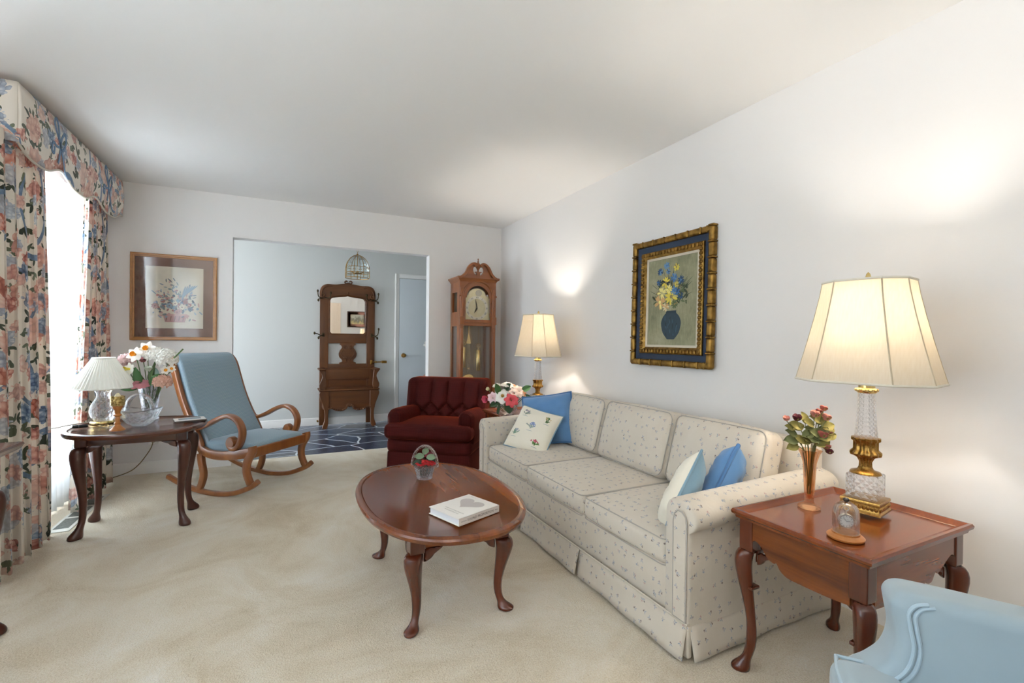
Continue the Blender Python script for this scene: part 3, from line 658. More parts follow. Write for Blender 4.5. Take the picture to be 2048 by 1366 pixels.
# scalloped valance box
VY0, VY1, VX = 3.137, 4.775, -1.19
t = thing('valance', 'floral chintz valance box with scalloped hem above the drapes', 'valance', (VX, 3.95, 2.25))
def vf(u, v):
    y = VY0+(VY1-VY0)*u; z = 2.094+.030*math.cos(2*PI*(u*2.9+.123))+.006*math.cos(4*PI*(u*2.9+.123))
    return (VX+.012*math.sin(v*PI), y, 2.408+(z-2.408)*v)
mb = MB(); mb.grid(vf, 90, 8, uvf=lambda u, v: (u*1.64, (1-v)*.34))
for yy in (VY0, VY1):
    mb.grid(lambda u, v: (VX+.004-.27*u, yy, 2.408+(vf(0 if yy == VY0 else 1, 1)[2]-2.408)*v), 8, 8, uvf=lambda u, v: (-u*.27, (1-v)*.34))
mb.grid(lambda u, v: (VX-.27*v, VY0+(VY1-VY0)*u, 2.405), 8, 2, uvf=lambda u, v: (u*1.6, v*.2))
mb.build('valance_board', CHINTZV, t, world=True, mods=[('solid', .012)])
mb = MB(); pts = [(VX+.004, VY0+(VY1-VY0)*i/90, vf(i/90, 1)[2]-.002) for i in range(91)]; mb.tube(pts, .006, 6); mb.build('piping', plain('valance_cord', '#cfc7ba', .8), t, world=True)
def m_ribbon():
    q = NT('printed_ribbon'); n = q.noise(q.co(), 70, 3).outputs[0]; q.P(Base_Color=q.mix(n, L('#4f6d94'), L('#8ba5c0')), Roughness=.85); return q.m
RIB = m_ribbon()
for yc in (3.58, 4.40):
    mb = MB(); sec = [(-.0012, -.0075), (.0012, -.0075), (.0012, .0075), (-.0012, .0075)]
    for pts in ([(0, 0), (-.03, .05), (-.075, .11), (-.06, .145), (-.03, .12), (-.012, .05), (0, .01)], [(0, 0), (.02, .06), (.06, .1), (.075, .06), (.045, .0), (.01, -.01)], [(0, 0), (-.05, -.01), (-.09, .0), (-.11, -.05), (-.085, -.06), (-.075, -.02)], [(0, 0), (-.01, -.05), (-.03, -.10)], [(0, 0), (.035, -.05), (.06, -.12), (.10, -.145), (.14, -.14)]):
        mb.sweep(cr([(VX+.0195, yc+a, 2.25+b) for a, b in pts], 6), (1, 0, 0), sec)
    mb.build('printed_bow', RIB, t, world=True)
# ---------------- tables ----------------
def top_prof(z, h=.028): return [(.02, z-h), (.006, z-h*.95), (.001, z-h*.6), (.0, z-h*.38), (.004, z-h*.12), (.012, z), (.026, z+.0005), (.031, z-.003), (.034, z-.0045)]
t = thing('coffee_table', 'oval mahogany coffee table with cabriole legs on the carpet before the sofa', 'table', (.665, 2.165, 0))
mb = MB(); ell_top(mb, .362, .56, top_prof(.432)); mb.build('tabletop', MAHOG, t, smooth=35)
mb = MB()
for sx in (-1, 1): mb.box(sx*.192-.011, sx*.192+.011, -.33, .33, .330, .405, bev=.003)
for sy in (-1, 1): mb.box(-.185, .185, sy*.345-.011, sy*.345+.011, .330, .405, bev=.003)
mb.build('apron', MAHOGX, t)
for sx in (-1, 1):
    for sy in (-1, 1):
        lb = cabriole(.405, .030, .040, .0155, .041, .034, ang=math.atan2(sy, sx), x=sx*.185, y=sy*.335, block=.088, ke=2.6)
        knee_wing(lb, sx*.160, sy*.345, .331, -sx, 0, .085, .06, .018); knee_wing(lb, sx*.195, sy*.31, .331, 0, -sy, .085, .06, .018); lb.build('leg', MAHLEG, t, mods=[('sub', 1)])
t = thing('side_table', 'dark oval side table with cabriole legs in front of the sheer curtain', 'table', (-.80, 3.605, 0))
mb = MB(); ell_top(mb, .352, .335, top_prof(.615, .03), e=2.25); mb.build('tabletop', WALN, t, smooth=35)
mb = MB()
for sx in (-1, 1): mb.box(sx*.235-.01, sx*.235+.01, -.13, .13, .525, .587, bev=.003)
for sy in (-1, 1): mb.box(-.235, .235, sy*.13-.01, sy*.13+.01, .525, .587, bev=.003)
mb.build('apron', WALN, t)
for sx in (-1, 1):
    for sy in (-1, 1):
        lb = cabriole(.587, .027, .040, .0165, .042, .035, ang=math.atan2(sy, sx), x=sx*.238, y=sy*.128, block=.06)
        knee_wing(lb, sx*.218, sy*.138, .53, -sx, 0, .085, .045); lb.build('leg', WALNLEG, t, mods=[('sub', 1)])
def end_table(label, loc, w=.61, d=.447, h=.572):
    t = thing('end_table', label, 'table', loc); hx, hy = w/2, d/2
    mb = MB(); prof = [(.03, h-.03), (.012, h-.03), (.010, h-.022), (.002, h-.016), (.0, h-.008), (.004, h+.0), (.012, h+.001), (.024, h-.007), (.034, h-.012), (.036, h-.014)]
    mb.rings([[(x, y, z) for x, y in ((-hx+i, -hy+i), (hx-i, -hy+i), (hx-i, hy-i), (-hx+i, hy-i))] for i, z in prof]); mb.build('tray_top', MAHOGX, t, smooth=25)
    lx, ly = hx-.045, hy-.045
    lobes = [(-1, .075), (-.88, .062), (-.66, .088), (-.52, .104), (-.46, .096), (-.36, .122), (-.26, .124), (-.2, .116), (-.1, .134), (.1, .140), (.5, .138), (1, .132)]; side = [(-u, d_) for u, d_ in [(1, .075), (.93, .064), (.80, .072), (.62, .104), (.48, .112), (.42, .108), (.34, .126), (.2, .138), (0, .140), (-.6, .138), (-1, .132)]]
    for s in (-1, 1):
        b = MB(); wavy_apron(b, 2*lx-.044, .1, [(-u, d_) for u, d_ in lobes[::-1]], .009, TR(0, s*(ly+.012), h-.03)); b.build('apron', MAHOGX, t)
        b = MB(); wavy_apron(b, 2*ly-.044, .1, [(-u, d_) for u, d_ in side[::-1]] if side[0][0] > 0 else side, .009, TR(s*(lx+.012), 0, h-.03) @ RZ(-PI/2)); b.build('apron', MAHOG, t)
    for sx in (-1, 1):
        for sy in (-1, 1):
            lb = cabriole(h-.03, .025, .031, .016, .036, .03, ang=math.atan2(sy, sx), x=sx*lx, y=sy*ly, block=.105, ke=3.)
            knee_wing(lb, sx*(lx-.02), sy*(ly-.008), h-.138, -sx, 0, .06, .05, .008); knee_wing(lb, sx*(lx-.008), sy*(ly-.02), h-.138, 0, -sy, .06, .05, .008)
            lb.soft(sx*(lx-.002), sy*(ly-.002), h*.53, .022, .022, .006, .004, n=1, rs=2); lb.build('leg', MAHLEG, t, mods=[('sub', 1)])
    return t
end_table('mahogany end table with scalloped apron between sofa arm and pale blue chair', (1.75, .9235, 0))
end_table('wooden end table behind the far sofa arm, under the flower bowl', (1.845, 3.49, 0), .61, .43, .565)
t = thing('writing_table', 'dark wooden table corner cut off at the left picture edge before the drape', 'table', (-1.105, 1.9, 0))
mb = MB(); mb.rings([[(x, y, z) for x, y in ((-.175+i, -.63+i), (.175-i, -.63+i), (.175-i, .63-i), (-.175+i, .63-i))] for i, z in ((.02, .705), (.014, .71), (.006, .718), (.0, .73), (.004, .738), (.012, .74))]); mb.build('tabletop', WALN, t, smooth=25)
mb = MB(); mb.box(-.12, .12, -.59, .59, .62, .706, bev=.004); mb.build('apron', WALN, t)
for sx in (-1, 1):
    for sy in (-1, 1): cabriole(.62, .024, .034, .016, .036, .03, ang=math.atan2(sy, sx), x=sx*.095, y=sy*.565, block=.05).build('leg', WALNLEG, t, mods=[('sub', 1)])
# ---------------- sofa ----------------
t = thing('sofa', 'three-seat cream sofa with small floral sprigs and skirt against right wall', 'sofa', (1.75, 2.21, 0))
A0, A1 = 1.275, 3.15
mb = MB(); mb.box(1.335, 2.2, 1.26, 3.17, .1, .30, bev=.012); mb.build('base', SPRIG, t, world=True)
mb = MB(); mb.soft(2.145, 2.2125, .43, .068, .955, .292, .05, n=10, bulge=(0, 0, .01)); mb.build('back_frame', SPRIG, t, world=True)
def arm_prof(s):      # (y, z) outline; s = side the roll points to
    p = [(.060, .125), (.060, .30), (.060, .50), (.055, .548), (.035, .574), (.0, .583), (-.04, .578), (-.070, .562), (-.088, .535), (-.088, .505), (-.074, .482), (-.060, .470), (-.057, .40), (-.056, .25), (-.057, .125)]
    return [(y*(-s), z) for y, z in [tuple(q[:2]) for q in cr([(a, b, 0) for a, b in p], 3)]]
for yc, s in ((A0, -1), (A1, 1)):
    P = arm_prof(s); mb = MB(); rg = []
    cyy, cz = 0, .36
    for x, k in ((1.318, .90), (1.322, .965), (1.334, .995), (1.36, 1.), (1.6, 1.), (1.9, 1.), (2.14, 1.), (2.18, .98), (2.195, .9)):
        lift = .022*(x-1.32)/.85
        rg.append([(x, yc+y*k, cz+(z-cz)*(1-(1-k)*.4)+(lift if z > .45 else 0)) for y, z in P])
    mb.rings(rg); a = mb.build('arm', SPRIG, t, world=True, smooth=60)
    b = MB(); I = [(-s*y, z) for y, z in ((.012, .145), (.014, .50), (.008, .528), (-.008, .542), (-.028, .542), (-.044, .528), (-.050, .50), (-.048, .145))]
    b.prism([(y, z) for y, z in I], 0, .012, xf=Matrix(((0, 0, -1, 1.3225), (1, 0, 0, yc), (0, 1, 0, 0), (0, 0, 0, 1))), bev=.004); b.build('arm_front_panel', SPRIG, a, world=False).location = -Vector(t.location)
    b = MB(); b.loop([(1.3125, yc+y*1.02, z) for y, z in I], .0028); b.build('piping', PIPE, a).location = -Vector(t.location)
def rloop(hx, hy, r, z, n=4): return [(x, y, z) for x, y in rrect(hx, hy, r, n)]
ys = [1.338, 1.90, 2.505, 3.085]
for i in range(3):
    y0, y1 = ys[i]+.003, ys[i+1]-.003; cy_, hy = (y0+y1)/2, (y1-y0)/2
    o = MB(); xf = TR(1.645, cy_, .346)
    def edge_sag(e, tt): return (e[0]+.012*(1-tt[1]**2)*(tt[0] < -.9)*-1, e[1], e[2])
    o.soft(0, 0, 0, .315, hy, .054, .028, bulge=(.012, 0, .024), n=8, xf=xf); c = o.build('seat_cushion', SPRIG, t, world=True)
    for z in (.05, -.05):
        b = MB(); b.loop([(x-(.010*(1-(y/hy)**2) if x < 0 else 0), y, z) for x, y in rrect(.314, hy-.001, .03, 5)], .0026, xf=xf); b.build('piping', PIPE, c).location = -Vector(t.location)
    # loose back cushion leaning on the frame
    hh = .185; m = TR(1.955, cy_, .578) @ RY(.27)
    o = MB(); o.soft(0, 0, 0, .072, hy-.004, hh, .045, bulge=(.045, .0, .012), n=9, rs=4, xf=m); c = o.build('back_cushion', SPRIG, t, world=True)
    b = MB(); b.loop([(-.062-.012*(1-(abs(y)/hy)**2)*(1-(abs(z)/hh)**2), y, z) for y, z in rrect(hy-.012, hh-.008, .045, 5)], .0026, xf=m); b.build('piping', PIPE, c).location = -Vector(t.location)
def skirt_panel(p0, p1, nrm, name='skirt_panel', zt=.137, zb=.012, flare=.022, seed=0):
    p0, p1, n = Vector((*p0, 0)), Vector((*p1, 0)), Vector((*nrm, 0)); mb = MB()
    ln = (p1-p0).length
    mb.grid(lambda u, v: p0+(p1-p0)*u+n*(.004+flare*v+.006*v*math.sin(u*ln*7+seed)+.003*math.sin(u*ln*23+seed))+Vector((0, 0, zt+(zb-zt)*v+.004*v*math.sin(u*ln*5+seed))), 24, 5, uvf=lambda u, v: (u*ln+seed, v*.13))
    mb.build(name, SPRIG, t, world=True, mods=[('solid', .004)])
skirt_panel((1.322, 1.222), (1.322, 1.897), (-1, 0), seed=.3); skirt_panel((1.322, 1.903), (1.322, 2.505), (-1, 0), seed=1.3); skirt_panel((1.322, 2.511), (1.322, 3.20), (-1, 0), seed=2.1)
skirt_panel((1.33, 1.228), (2.19, 1.228), (0, -1), seed=.8); skirt_panel((1.33, 3.196), (2.19, 3.196), (0, 1), seed=3.)
for q in ((1.328, 1.9), (1.328, 2.508)): MB().box(q[0]-.004, q[0]+.004, q[1]-.03, q[1]+.03, .014, .136).build('pleat_insert', SPRIG, t, world=True)
MB().box(1.316, 1.34, 1.216, 1.25, .016, .136, bev=.008).build('pleat_insert', SPRIG, t, world=True)
b = MB(); b.loop([(1.316, 1.22, .139), (1.316, 3.2, .139), (2.196, 3.2, .139), (2.196, 1.22, .139)], .0045); b.build('skirt_welt', SPRIG, t, world=True)
# ---------------- throw pillows ----------------
def pillow(name, label, c, nrm, up, w, th, mat, backmat, pipe, deco=None, pr=.008, grp=None, wr=0.):
    t = thing(name, label, 'pillow', c, 0, grp)
    n = Vector(nrm).normalized(); u_ = Vector(up); y = (u_-n*u_.dot(n)).normalized(); x = y.cross(n)
    M = Matrix((x, y, n)).transposed().to_4x4()
    def pos(u, v, s):
        pin = .06; X = u*w/2*(1-pin*(1-abs(u)**1.5*0)*(1-v*v)*1.0*abs(u)); Y = v*w/2*(1-pin*(1-u*u)*abs(v))
        h = th*((1-u**4)*(1-v**4))**.6*(1+wr*math.sin(9*u+4*v)*.5+wr*math.sin(13*v-5*u)*.4)
        return (X, Y, s*h/2)
    mb = MB(M)
    for s, mi in ((1, 0), (-1, 1)): mb.grid(lambda u, v: pos(2*u-1, 2*v-1, s), 28, 28, mi, uvf=lambda u, v: (u*w, v*w))
    mb.build('pillow_cover', [mat, backmat], t)
    N = 16; ring = [(2*k/N-1, -1) for k in range(N)]+[(1, 2*k/N-1) for k in range(N)]+[(1-2*k/N, 1) for k in range(N)]+[(-1, 1-2*k/N) for k in range(N)]
    b = MB(M); b.loop([pos(u*.99, v*.99, 0) for u, v in ring], pr, 8); b.build('piping', pipe, t)
    if deco:
        for grp_ in deco:
            mats = {}; b = MB(M); ml = []
            for u, v, ang, ln, wd, col in grp_:
                if col not in mats: mats[col] = len(ml); ml.append(plain('thread_%s' % col[1:], col, .8))
                h = []
                for a, q in leafpoly(u, v, ang, ln*2/w, wd*2/w, 5):
                    e = pos(a, q, 1); h.append((e[0], e[1], e[2]+.0015))
                b.flat(h, mats[col])
            b.build('embroidered_sprig', ml, t, smooth=0)
    return t
random.seed(11)
def sprig_deco(cx, cy_, cols, n=16, r=.2):
    o = []
    for i in range(n):
        a = random.uniform(.5, 2.6); q = random.uniform(.1, 1)*r; o.append((cx+math.cos(a)*q, cy_+math.sin(a)*q-.1, a+random.gauss(0, .4), .024, .006, cols[0]))
    for i in range(n): o.append((cx+random.gauss(0, r*.35), cy_+r*.45+random.gauss(0, r*.2), random.random()*6, .014, .009, random.choice(cols[1:])))
    o.append((cx, cy_-r*.9, 0, .05, .004, '#a9b0b4')); return o
dec = [sprig_deco(0, .05, ['#9aa8a0', '#7b8fc0', '#94a5cf'], 18, .24), sprig_deco(-.5, .6, ['#8a9488', '#8f8290', '#6f7780'], 12, .2), sprig_deco(.6, .48, ['#4d6b42', '#5a7a4c', '#c9b48a'], 12, .2), sprig_deco(.5, -.6, ['#4f7a36', '#b8405c', '#d06a80'], 14, .2), sprig_deco(-.6, -.4, ['#6f8f7a', '#a3aab2', '#8f97a0'], 12, .22)]
pillow('throw_pillow', 'square sky blue pillow with corded edge leaning at the far sofa end', (1.745, 2.94, .585), (-.62, -.68, .40), (-.12, .10, 1), .375, .13, BLUEP, BLUEP, BLUED, pr=.009, wr=.10)
pillow('throw_pillow', 'white embroidered wildflower pillow in front of the blue one at far sofa end', (1.58, 2.865, .525), (-.66, -.52, .62), (.53, .12, 1), .335, .12, CREAM, SLATEBL, SLATEBL, dec, pr=.005, wr=.05)
dec = [sprig_deco(0, .0, ['#9aa8a0', '#9db04a', '#7fa04a'], 14, .3), sprig_deco(-.5, -.5, ['#7f96a5', '#5879a0', '#48699a'], 14, .22), sprig_deco(-.6, .5, ['#9db07a', '#a9bf82', '#8fa86a'], 10, .2), sprig_deco(.5, .5, ['#b5a79a', '#c59a8e', '#8b9a8a'], 10, .2)]
pillow('throw_pillow', 'plain blue pillow wedged between near sofa arm and back cushion', (1.79, 1.462, .535), (-.45, .82, .36), (.62, -.22, .75), .30, .13, BLUEP, BLUEP, BLUED, pr=.009, wr=.10)
pillow('throw_pillow', 'white embroidered pillow with slate blue back against the near sofa arm', (1.535, 1.465, .50), (-.52, .78, .36), (.9, -.2, .42), .32, .12, CREAM, SLATEBL, SLATEBL, dec, pr=.006, wr=.08)
# ---------------- rocking chair ----------------
RF = math.atan2(-.673, .74)
t = thing('rocking_chair', 'wooden rocking chair with scroll arms and blue woven upholstery beside the foyer', 'rocking chair', (-.26, 4.193, 0), RF)
def bar(mb, pts, y, w, h, n=6, sc_=None): 
    P = cr([(a, y, b) for a, b in pts], n); k = None
    if sc_: k = [(1, sc_[0]+(sc_[1]-sc_[0])*i/(len(P)-1)) for i in range(len(P))]
    mb.sweep(P, (0, 1, 0), rrect(w/2, h/2, min(w, h)*.28, 2), scale=k)
for y in (-.273, .273):
    for nm, pts, w, h, sc_ in (
        ('rocker', [(-.455, .103), (-.33, .062), (-.18, .030), (0, .019), (.16, .036), (.29, .080), (.36, .118), (.388, .142)], .032, .038, (.9, 1.)),
        ('front_leg', [(.332, .385), (.335, .35), (.292, .27), (.288, .19), (.325, .11)], .036, .058, (1.05, .8)),
        ('rear_leg', [(-.135, .30), (-.128, .24), (-.108, .15), (-.128, .075), (-.155, .03)], .034, .055, (1., .8)),
        ('side_rail', [(-.17, .385), (-.13, .335), (-.05, .305), (.06, .30), (.20, .318), (.335, .345)], .034, .072, (.75, 1.)),
        ('stile', [(-.118, .29), (-.140, .37), (-.185, .455), (-.25, .555), (-.315, .68), (-.37, .82), (-.41, .93), (-.452, .985), (-.478, .99)], .034, .050, (.9, 1.)),
        ('arm', [(-.235, .505), (-.17, .485), (-.08, .513), (.03, .566), (.12, .592), (.20, .565), (.243, .50), (.238, .43), (.205, .372), (.158, .362), (.132, .395), (.150, .428), (.172, .415)], .052, .036, (.8, 1.))):
        mb = MB(); bar(mb, pts, y, w, h, sc_=sc_)
        if nm == 'arm': mb.lathe([(.001, -.027), (.028, -.027), (.031, -.02), (.031, .02), (.028, .027), (.001, .027)], 18, xf=TR(.163, y, .40) @ RX(PI/2))
        mb.build(nm, MAPLE, t)
mb = MB(); mb.box(.305, .338, -.26, .26, .30, .372, bev=.008); mb.build('front_rail', MAPLE, t)
mb = MB(); mb.soft(.10, 0, .355, .225, .252, .042, .03, bulge=(0, 0, .026), n=10); mb.build('seat', ROCKF, t)
mb = MB(); P = cr([(-.10, 0, .345), (-.135, 0, .41), (-.19, 0, .50), (-.25, 0, .60), (-.305, 0, .72), (-.35, 0, .84), (-.39, 0, .94), (-.43, 0, .995), (-.475, 0, 1.0)], 5)
mb.sweep(P, (0, 1, 0), rrect(.252, .03, .022, 4)); mb.build('backrest', ROCKF, t)
# ---------------- red armchair ----------------
t = thing('armchair', 'dark red velvet armchair with tufted back beside the grandfather clock', 'armchair', (.755, 4.0, 0), -math.atan2(.6, .8))
Wd = .76
mb = MB(); mb.soft(Wd/2, .37, .25, Wd/2-.004, .325, .065, .045, bulge=(0, .012, 0), n=6); mb.build('seat_rail', VELVET, t)
mb = MB(); mb.soft(Wd/2, .37, .105, Wd/2-.012, .318, .099, .018, n=8, fn=lambda e, q: (e[0]*(1+.012*(1-q[2])), e[1]+.004*math.sin(e[0]*30), e[2])); mb.build('skirt', VELVET, t)
mb = MB(); mb.soft(Wd/2, .27, .375, Wd/2+.004, .27, .062, .045, bulge=(0, .012, .022), n=10, rs=4); c = mb.build('seat_cushion', VELVET, t)
b = MB(); b.loop([(Wd/2+x, .27+y-.01*(1-(2*x/Wd)**2)*(y < 0), .418) for x, y in rrect(Wd/2-.006, .262, .05, 5)], .0045); b.build('piping', VELVET, c)
for x0, x1 in ((.0, .125), (Wd-.125, Wd)):
    mb = MB(); cx = (x0+x1)/2
    mb.soft(cx, .37, .40, .064, .29, .155, .055, bulge=(.01, 0, .014), n=8, rs=4, fn=lambda e, q: (e[0]*(1+.10*max(0, q[2])), e[1], e[2]-.02*(q[1]+1)*(q[2] > .3))); a = mb.build('arm', VELVET, t)
    b = MB(); b.loop([(cx+x, .078, .40+z) for x, z in rrect(.052, .142, .05, 4)], .004); b.build('piping', VELVET, a)
def tuft(e, q):
    x, y, z = e
    if q[1] < .2:
        X, Z = x+.0, z+.58
        p = .155; zr = .56
        if Z > zr: d = abs(((X/p+.5) % 1)-.5)*p; cr_ = math.exp(-(d/.016)**2)
        else:
            a = (X/p+(Z-zr)/.15) % 1; b_ = (X/p-(Z-zr)/.15) % 1; a = min(a, 1-a); b_ = min(b_, 1-b_); cr_ = max(math.exp(-(a/.11)**2), math.exp(-(b_/.11)**2))
            if a < .12 and b_ < .12: cr_ *= 1.35
        fade = max(0, 1-abs(q[0])**8)*max(0, 1-max(0, q[2])**10); y += (.03*cr_-.012)*fade*(1 if q[1] < -.3 else .3)
    y += .10*max(0, q[0]**2-.25)*-1*(q[1] < .5)*.9
    return (x*(1+.02*q[2]), y+.055*q[2]+.02, z)
mb = MB(); mb.soft(Wd/2, .60, .58, Wd/2+.005, .085, .212, .05, n=46, rs=4, fn=tuft); mb.build('backrest', VELVET, t, smooth=60)
for x in (.06, Wd-.06):
    for y in (.1, .64): MB().lathe([(.001, 0), (.016, 0), (.02, .03), (.001, .03)], 12, xf=TR(x, y, 0)).build('foot', MAHLEG, t)
# ---------------- pale blue armchair at lower right ----------------
FW = Vector((-.63, .78, 0)).normalized(); RT = Vector((.78, .63, 0)).normalized()
# local x = toward the sitter's right (the arm by the end table), local y = forward
t = thing('armchair', 'pale ice blue upholstered armchair cut off at the lower right corner', 'armchair', (1.1145, .214, 0), math.atan2(RT.y, RT.x))
mb = MB(); mb.soft(0, -.03, .19, .33, .30, .105, .03, n=5); mb.build('seat_base', ICE, t)
def tcush(e, q):
    k = min(1, max(0, (q[1]-.50)/.12)); return (e[0]*(1+.235*k*k*(3-2*k)), e[1], e[2])
mb = MB(); mb.soft(0, .02, .36, .287, .285, .06, .035, bulge=(0, .008, .016), n=20, rs=4, fn=tcush); c = mb.build('seat_cushion', ICE, t)
tl = [(-.354, .295), (-.354, .20), (-.290, .165), (-.286, -.26), (.286, -.26), (.290, .165), (.354, .20), (.354, .295)]
lp = []
for i in range(len(tl)):
    p, q = Vector(tl[i]), Vector(tl[(i+1) % len(tl)])
    for k in range(6): lp.append(p.lerp(q, .08+.84*k/5))
for z in (.408, .315):
    b = MB(); b.loop([(p.x, p.y, z) for p in lp], .0048); b.build('piping', ICEP, c)
def round_slab(mb, poly, x0, x1, r, steps=4):
    n = len(poly); nr = []
    for i in range(n):
        a, c_ = Vector(poly[i-1]), Vector(poly[(i+1) % n]); d = (c_-a).normalized(); nr.append(Vector((d.y, -d.x)))
    ar = sum(poly[i-1][0]*poly[i][1]-poly[i][0]*poly[i-1][1] for i in range(n)); sg = -1 if ar > 0 else 1
    rg = []
    for side in (0, 1):
        for k in range(steps+1):
            a = PI/2*k/steps; ins = r*(1-math.sin(a)); x = (x0+r*(1-math.cos(a))) if not side else (x1-r*(1-math.cos(PI/2-a)))
            ins = r*(1-math.sin(a)) if not side else r*(1-math.cos(a))
            rg.append([(x, poly[i][0]+sg*nr[i].x*ins, poly[i][1]+sg*nr[i].y*ins) for i in range(n)])
    mb.rings(rg)
fr_ = [(q.x, q.y) for q in cr([(.275, .33, 0), (.262, .385, 0), (.225, .418, 0), (.195, .455, 0), (.183, .505, 0), (.190, .555, 0), (.192, .585, 0), (.172, .606, 0), (.12, .608, 0), (-.05, .597, 0), (-.22, .588, 0), (-.36, .60, 0)], 5)]
arm_poly = [(.27, .11)]+fr_+[(-.38, .11)]
for s in (1, -1):
    mb = MB(); round_slab(mb, arm_poly, min(s*.30, s*.41), max(s*.30, s*.41), .026); a = mb.build('arm', ICE, t, smooth=70)
    for off, r in ((.030, .0042), (.044, .0042)):
        b = MB(); b.tube([(s*.2985, p[0]-off*.8-.004, p[1]-off*.35) for p in fr_[4:38]], r, 8); b.build('piping', ICEP, a)
mb = MB(); mb.soft(0, -.36, .56, .40, .075, .34, .06, n=8, fn=lambda e, q: (e[0], e[1]-.05*(q[2]+1), e[2])); mb.build('backrest', ICE, t)
for x in (-.26, .26):
    for y in (-.28, .22): MB().lathe([(.001, 0), (.014, 0), (.022, .09), (.001, .09)], 12, xf=TR(x, y, 0)).build('foot', MAHLEG, t)
# ---------------- grandfather clock ----------------
t = thing('grandfather_clock', 'tall cherry grandfather clock with scrolled pediment in the room corner', 'clock', (1.84, 4.72, 0))
hw, fy, by = .205, -.145, .155
mb = MB(); mb.box(-.225, .225, -.155, .16, .0, .09, bev=.006).box(-.212, .212, fy, by, .09, .44, bev=.004).box(-.225, .225, -.155, .16, .43, .465, bev=.006); mb.box(-.15, .15, fy-.008, fy, .14, .39, bev=.004); mb.build('base', CHERRYX, t)
mb = MB(); mb.box(-hw, hw, by-.012, by, .46, 1.80); mb.build('back_panel', plain('clock_back_panel', '#b5aa9b', .6), t)  # pale colour stands in for reflections in the clock door glass
mb = MB()
for s in (-1, 1):
    mb.box(s*(hw-.022)-.022, s*(hw-.022)+.022, fy, fy+.06, .46, 1.36, bev=.003); mb.box(s*(hw-.015)-.012, s*(hw-.015)+.012, by-.05, by, .46, 1.8)
    [mb.box(s*(hw-.014)-.01, s*(hw-.014)+.01, fy+.085, by-.045, a_, b_) for a_, b_ in ((.46, .56), (1.30, 1.45), (1.66, 1.80))]
    mb.box(s*(hw-.013)-.01, s*(hw-.013)+.01, fy+.006, fy+.09, .46, 1.8)
mb.box(-hw+.014, hw-.014, fy+.004, by-.013, 1.337, 1.37); mb.box(-hw, hw, fy, fy+.03, 1.70, 1.80) if False else None
mb.build('case', CHERRY, t)
for s in (-1, 1):
    b = MB(); b.box(s*(hw-.022)-.016, s*(hw-.022)+.016, fy-.012, fy, .55, 1.28, bev=.006); b.box(s*(hw-.022)-.026, s*(hw-.022)+.026, fy-.016, fy+.02, 1.318, 1.40, bev=.004); b.box(s*(hw-.024)-.020, s*(hw-.024)+.020, fy-.012, fy+.03, 1.40, 1.70, bev=.006); b.box(s*(hw-.024)-.008, s*(hw-.024)+.008, fy-.018, fy-.008, 1.43, 1.66, bev=.003); b.build('pilaster', CHERRY, t)
    MB().box(s*(hw-.012)-.002, s*(hw-.012)+.002, fy+.08, by-.05, .56, 1.30).build('side_glass', CLEAR, t, smooth=0)
# hood front with arched opening
ar = .128; zc = 1.600
arch = [(ar*math.cos(a), zc+ar*math.sin(a)) for a in [PI*k/20 for k in range(21)]]
poly = [(-hw, 1.80), (-hw, 1.37), (-ar-.012, 1.37), (-ar-.012, zc)]+[(x, z) for x, z in arch[::-1]]+[(ar+.012, zc), (ar+.012, 1.37), (hw, 1.37), (hw, 1.80)]
HX = Matrix(((1, 0, 0, 0), (0, 0, 1, 0), (0, 1, 0, 0), (0, 0, 0, 1)))
mb = MB(); mb.prism(poly, fy, fy+.022, xf=HX); mb.build('hood_front', CHERRYX, t, smooth=0)
b = MB(); b.tube([(1.0*(ar+.02)*math.cos(a)*1.12, fy-.004, zc+.02+(ar+.02)*math.sin(a)*1.05) for a in [PI*k/24 for k in range(25)]], .011, 8); b.tube([(-hw-.006, fy-.004, zc+.02), (-ar*1.28, fy-.004, zc+.02)], .009, 8); b.tube([(hw+.006, fy-.004, zc+.02), (ar*1.28, fy-.004, zc+.02)], .009, 8); b.build('arch_moulding', CHERRYX, t)
mb = MB(); mb.rings([[(x, y, z) for x, y in ((-hw-i, fy-i), (hw+i, fy-i), (hw+i, by), (-hw-i, by))] for i, z in ((.0, 1.765), (.004, 1.775), (.022, 1.797), (.03, 1.803), (.03, 1.815), (.0, 1.818))]); mb.build('cornice', CHERRYX, t, smooth=25)
# swan-neck pediment
def neck(s):
    up = cr([(.232, 1.815, 0), (.195, 1.822, 0), (.150, 1.86, 0), (.115, 1.925, 0), (.075, 1.962, 0), (.038, 1.965, 0), (.028, 1.945, 0)], 6)
    lo = cr([(.030, 1.925, 0), (.05, 1.925, 0), (.06, 1.90, 0), (.052, 1.865, 0), (.028, 1.842, 0), (.0, 1.838, 0), (.0, 1.81, 0), (.232, 1.81, 0)], 4)
    return [(s*q.x, q.y) for q in up+lo], [(s*q.x, q.y) for q in up]
for s in (-1, 1):
    pl_, up = neck(s); b = MB(); b.prism(pl_, fy-.004, fy+.02, xf=HX); b.sweep([(x, fy-.012, z-.010) for x, z in up], (0, 1, 0), rrect(.02, .013, .008, 2)); b.lathe([(.001, 0), (.02, 0), (.02, .02), (.001, .02)], 14, xf=TR(s*.036, fy-.006, 1.945) @ RX(PI/2)); b.build('pediment_scroll', CHERRYX, t, smooth=35)
b = MB(); b.box(-.02, .02, fy-.006, fy+.03, 1.815, 1.868, bev=.003); b.box(-.034, .034, fy-.01, fy+.03, 1.868, 1.876, bev=.002); b.lathe([(.001, 0), (.014, 0), (.007, .012), (.012, .024), (.026, .05), (.027, .072), (.016, .09), (.007, .098), (.010, .106), (.005, .116), (.005, .13), (.008, .136), (.001, .142)], 16, xf=TR(0, fy+.01, 1.876)); b.build('finial', CHERRYX, t)
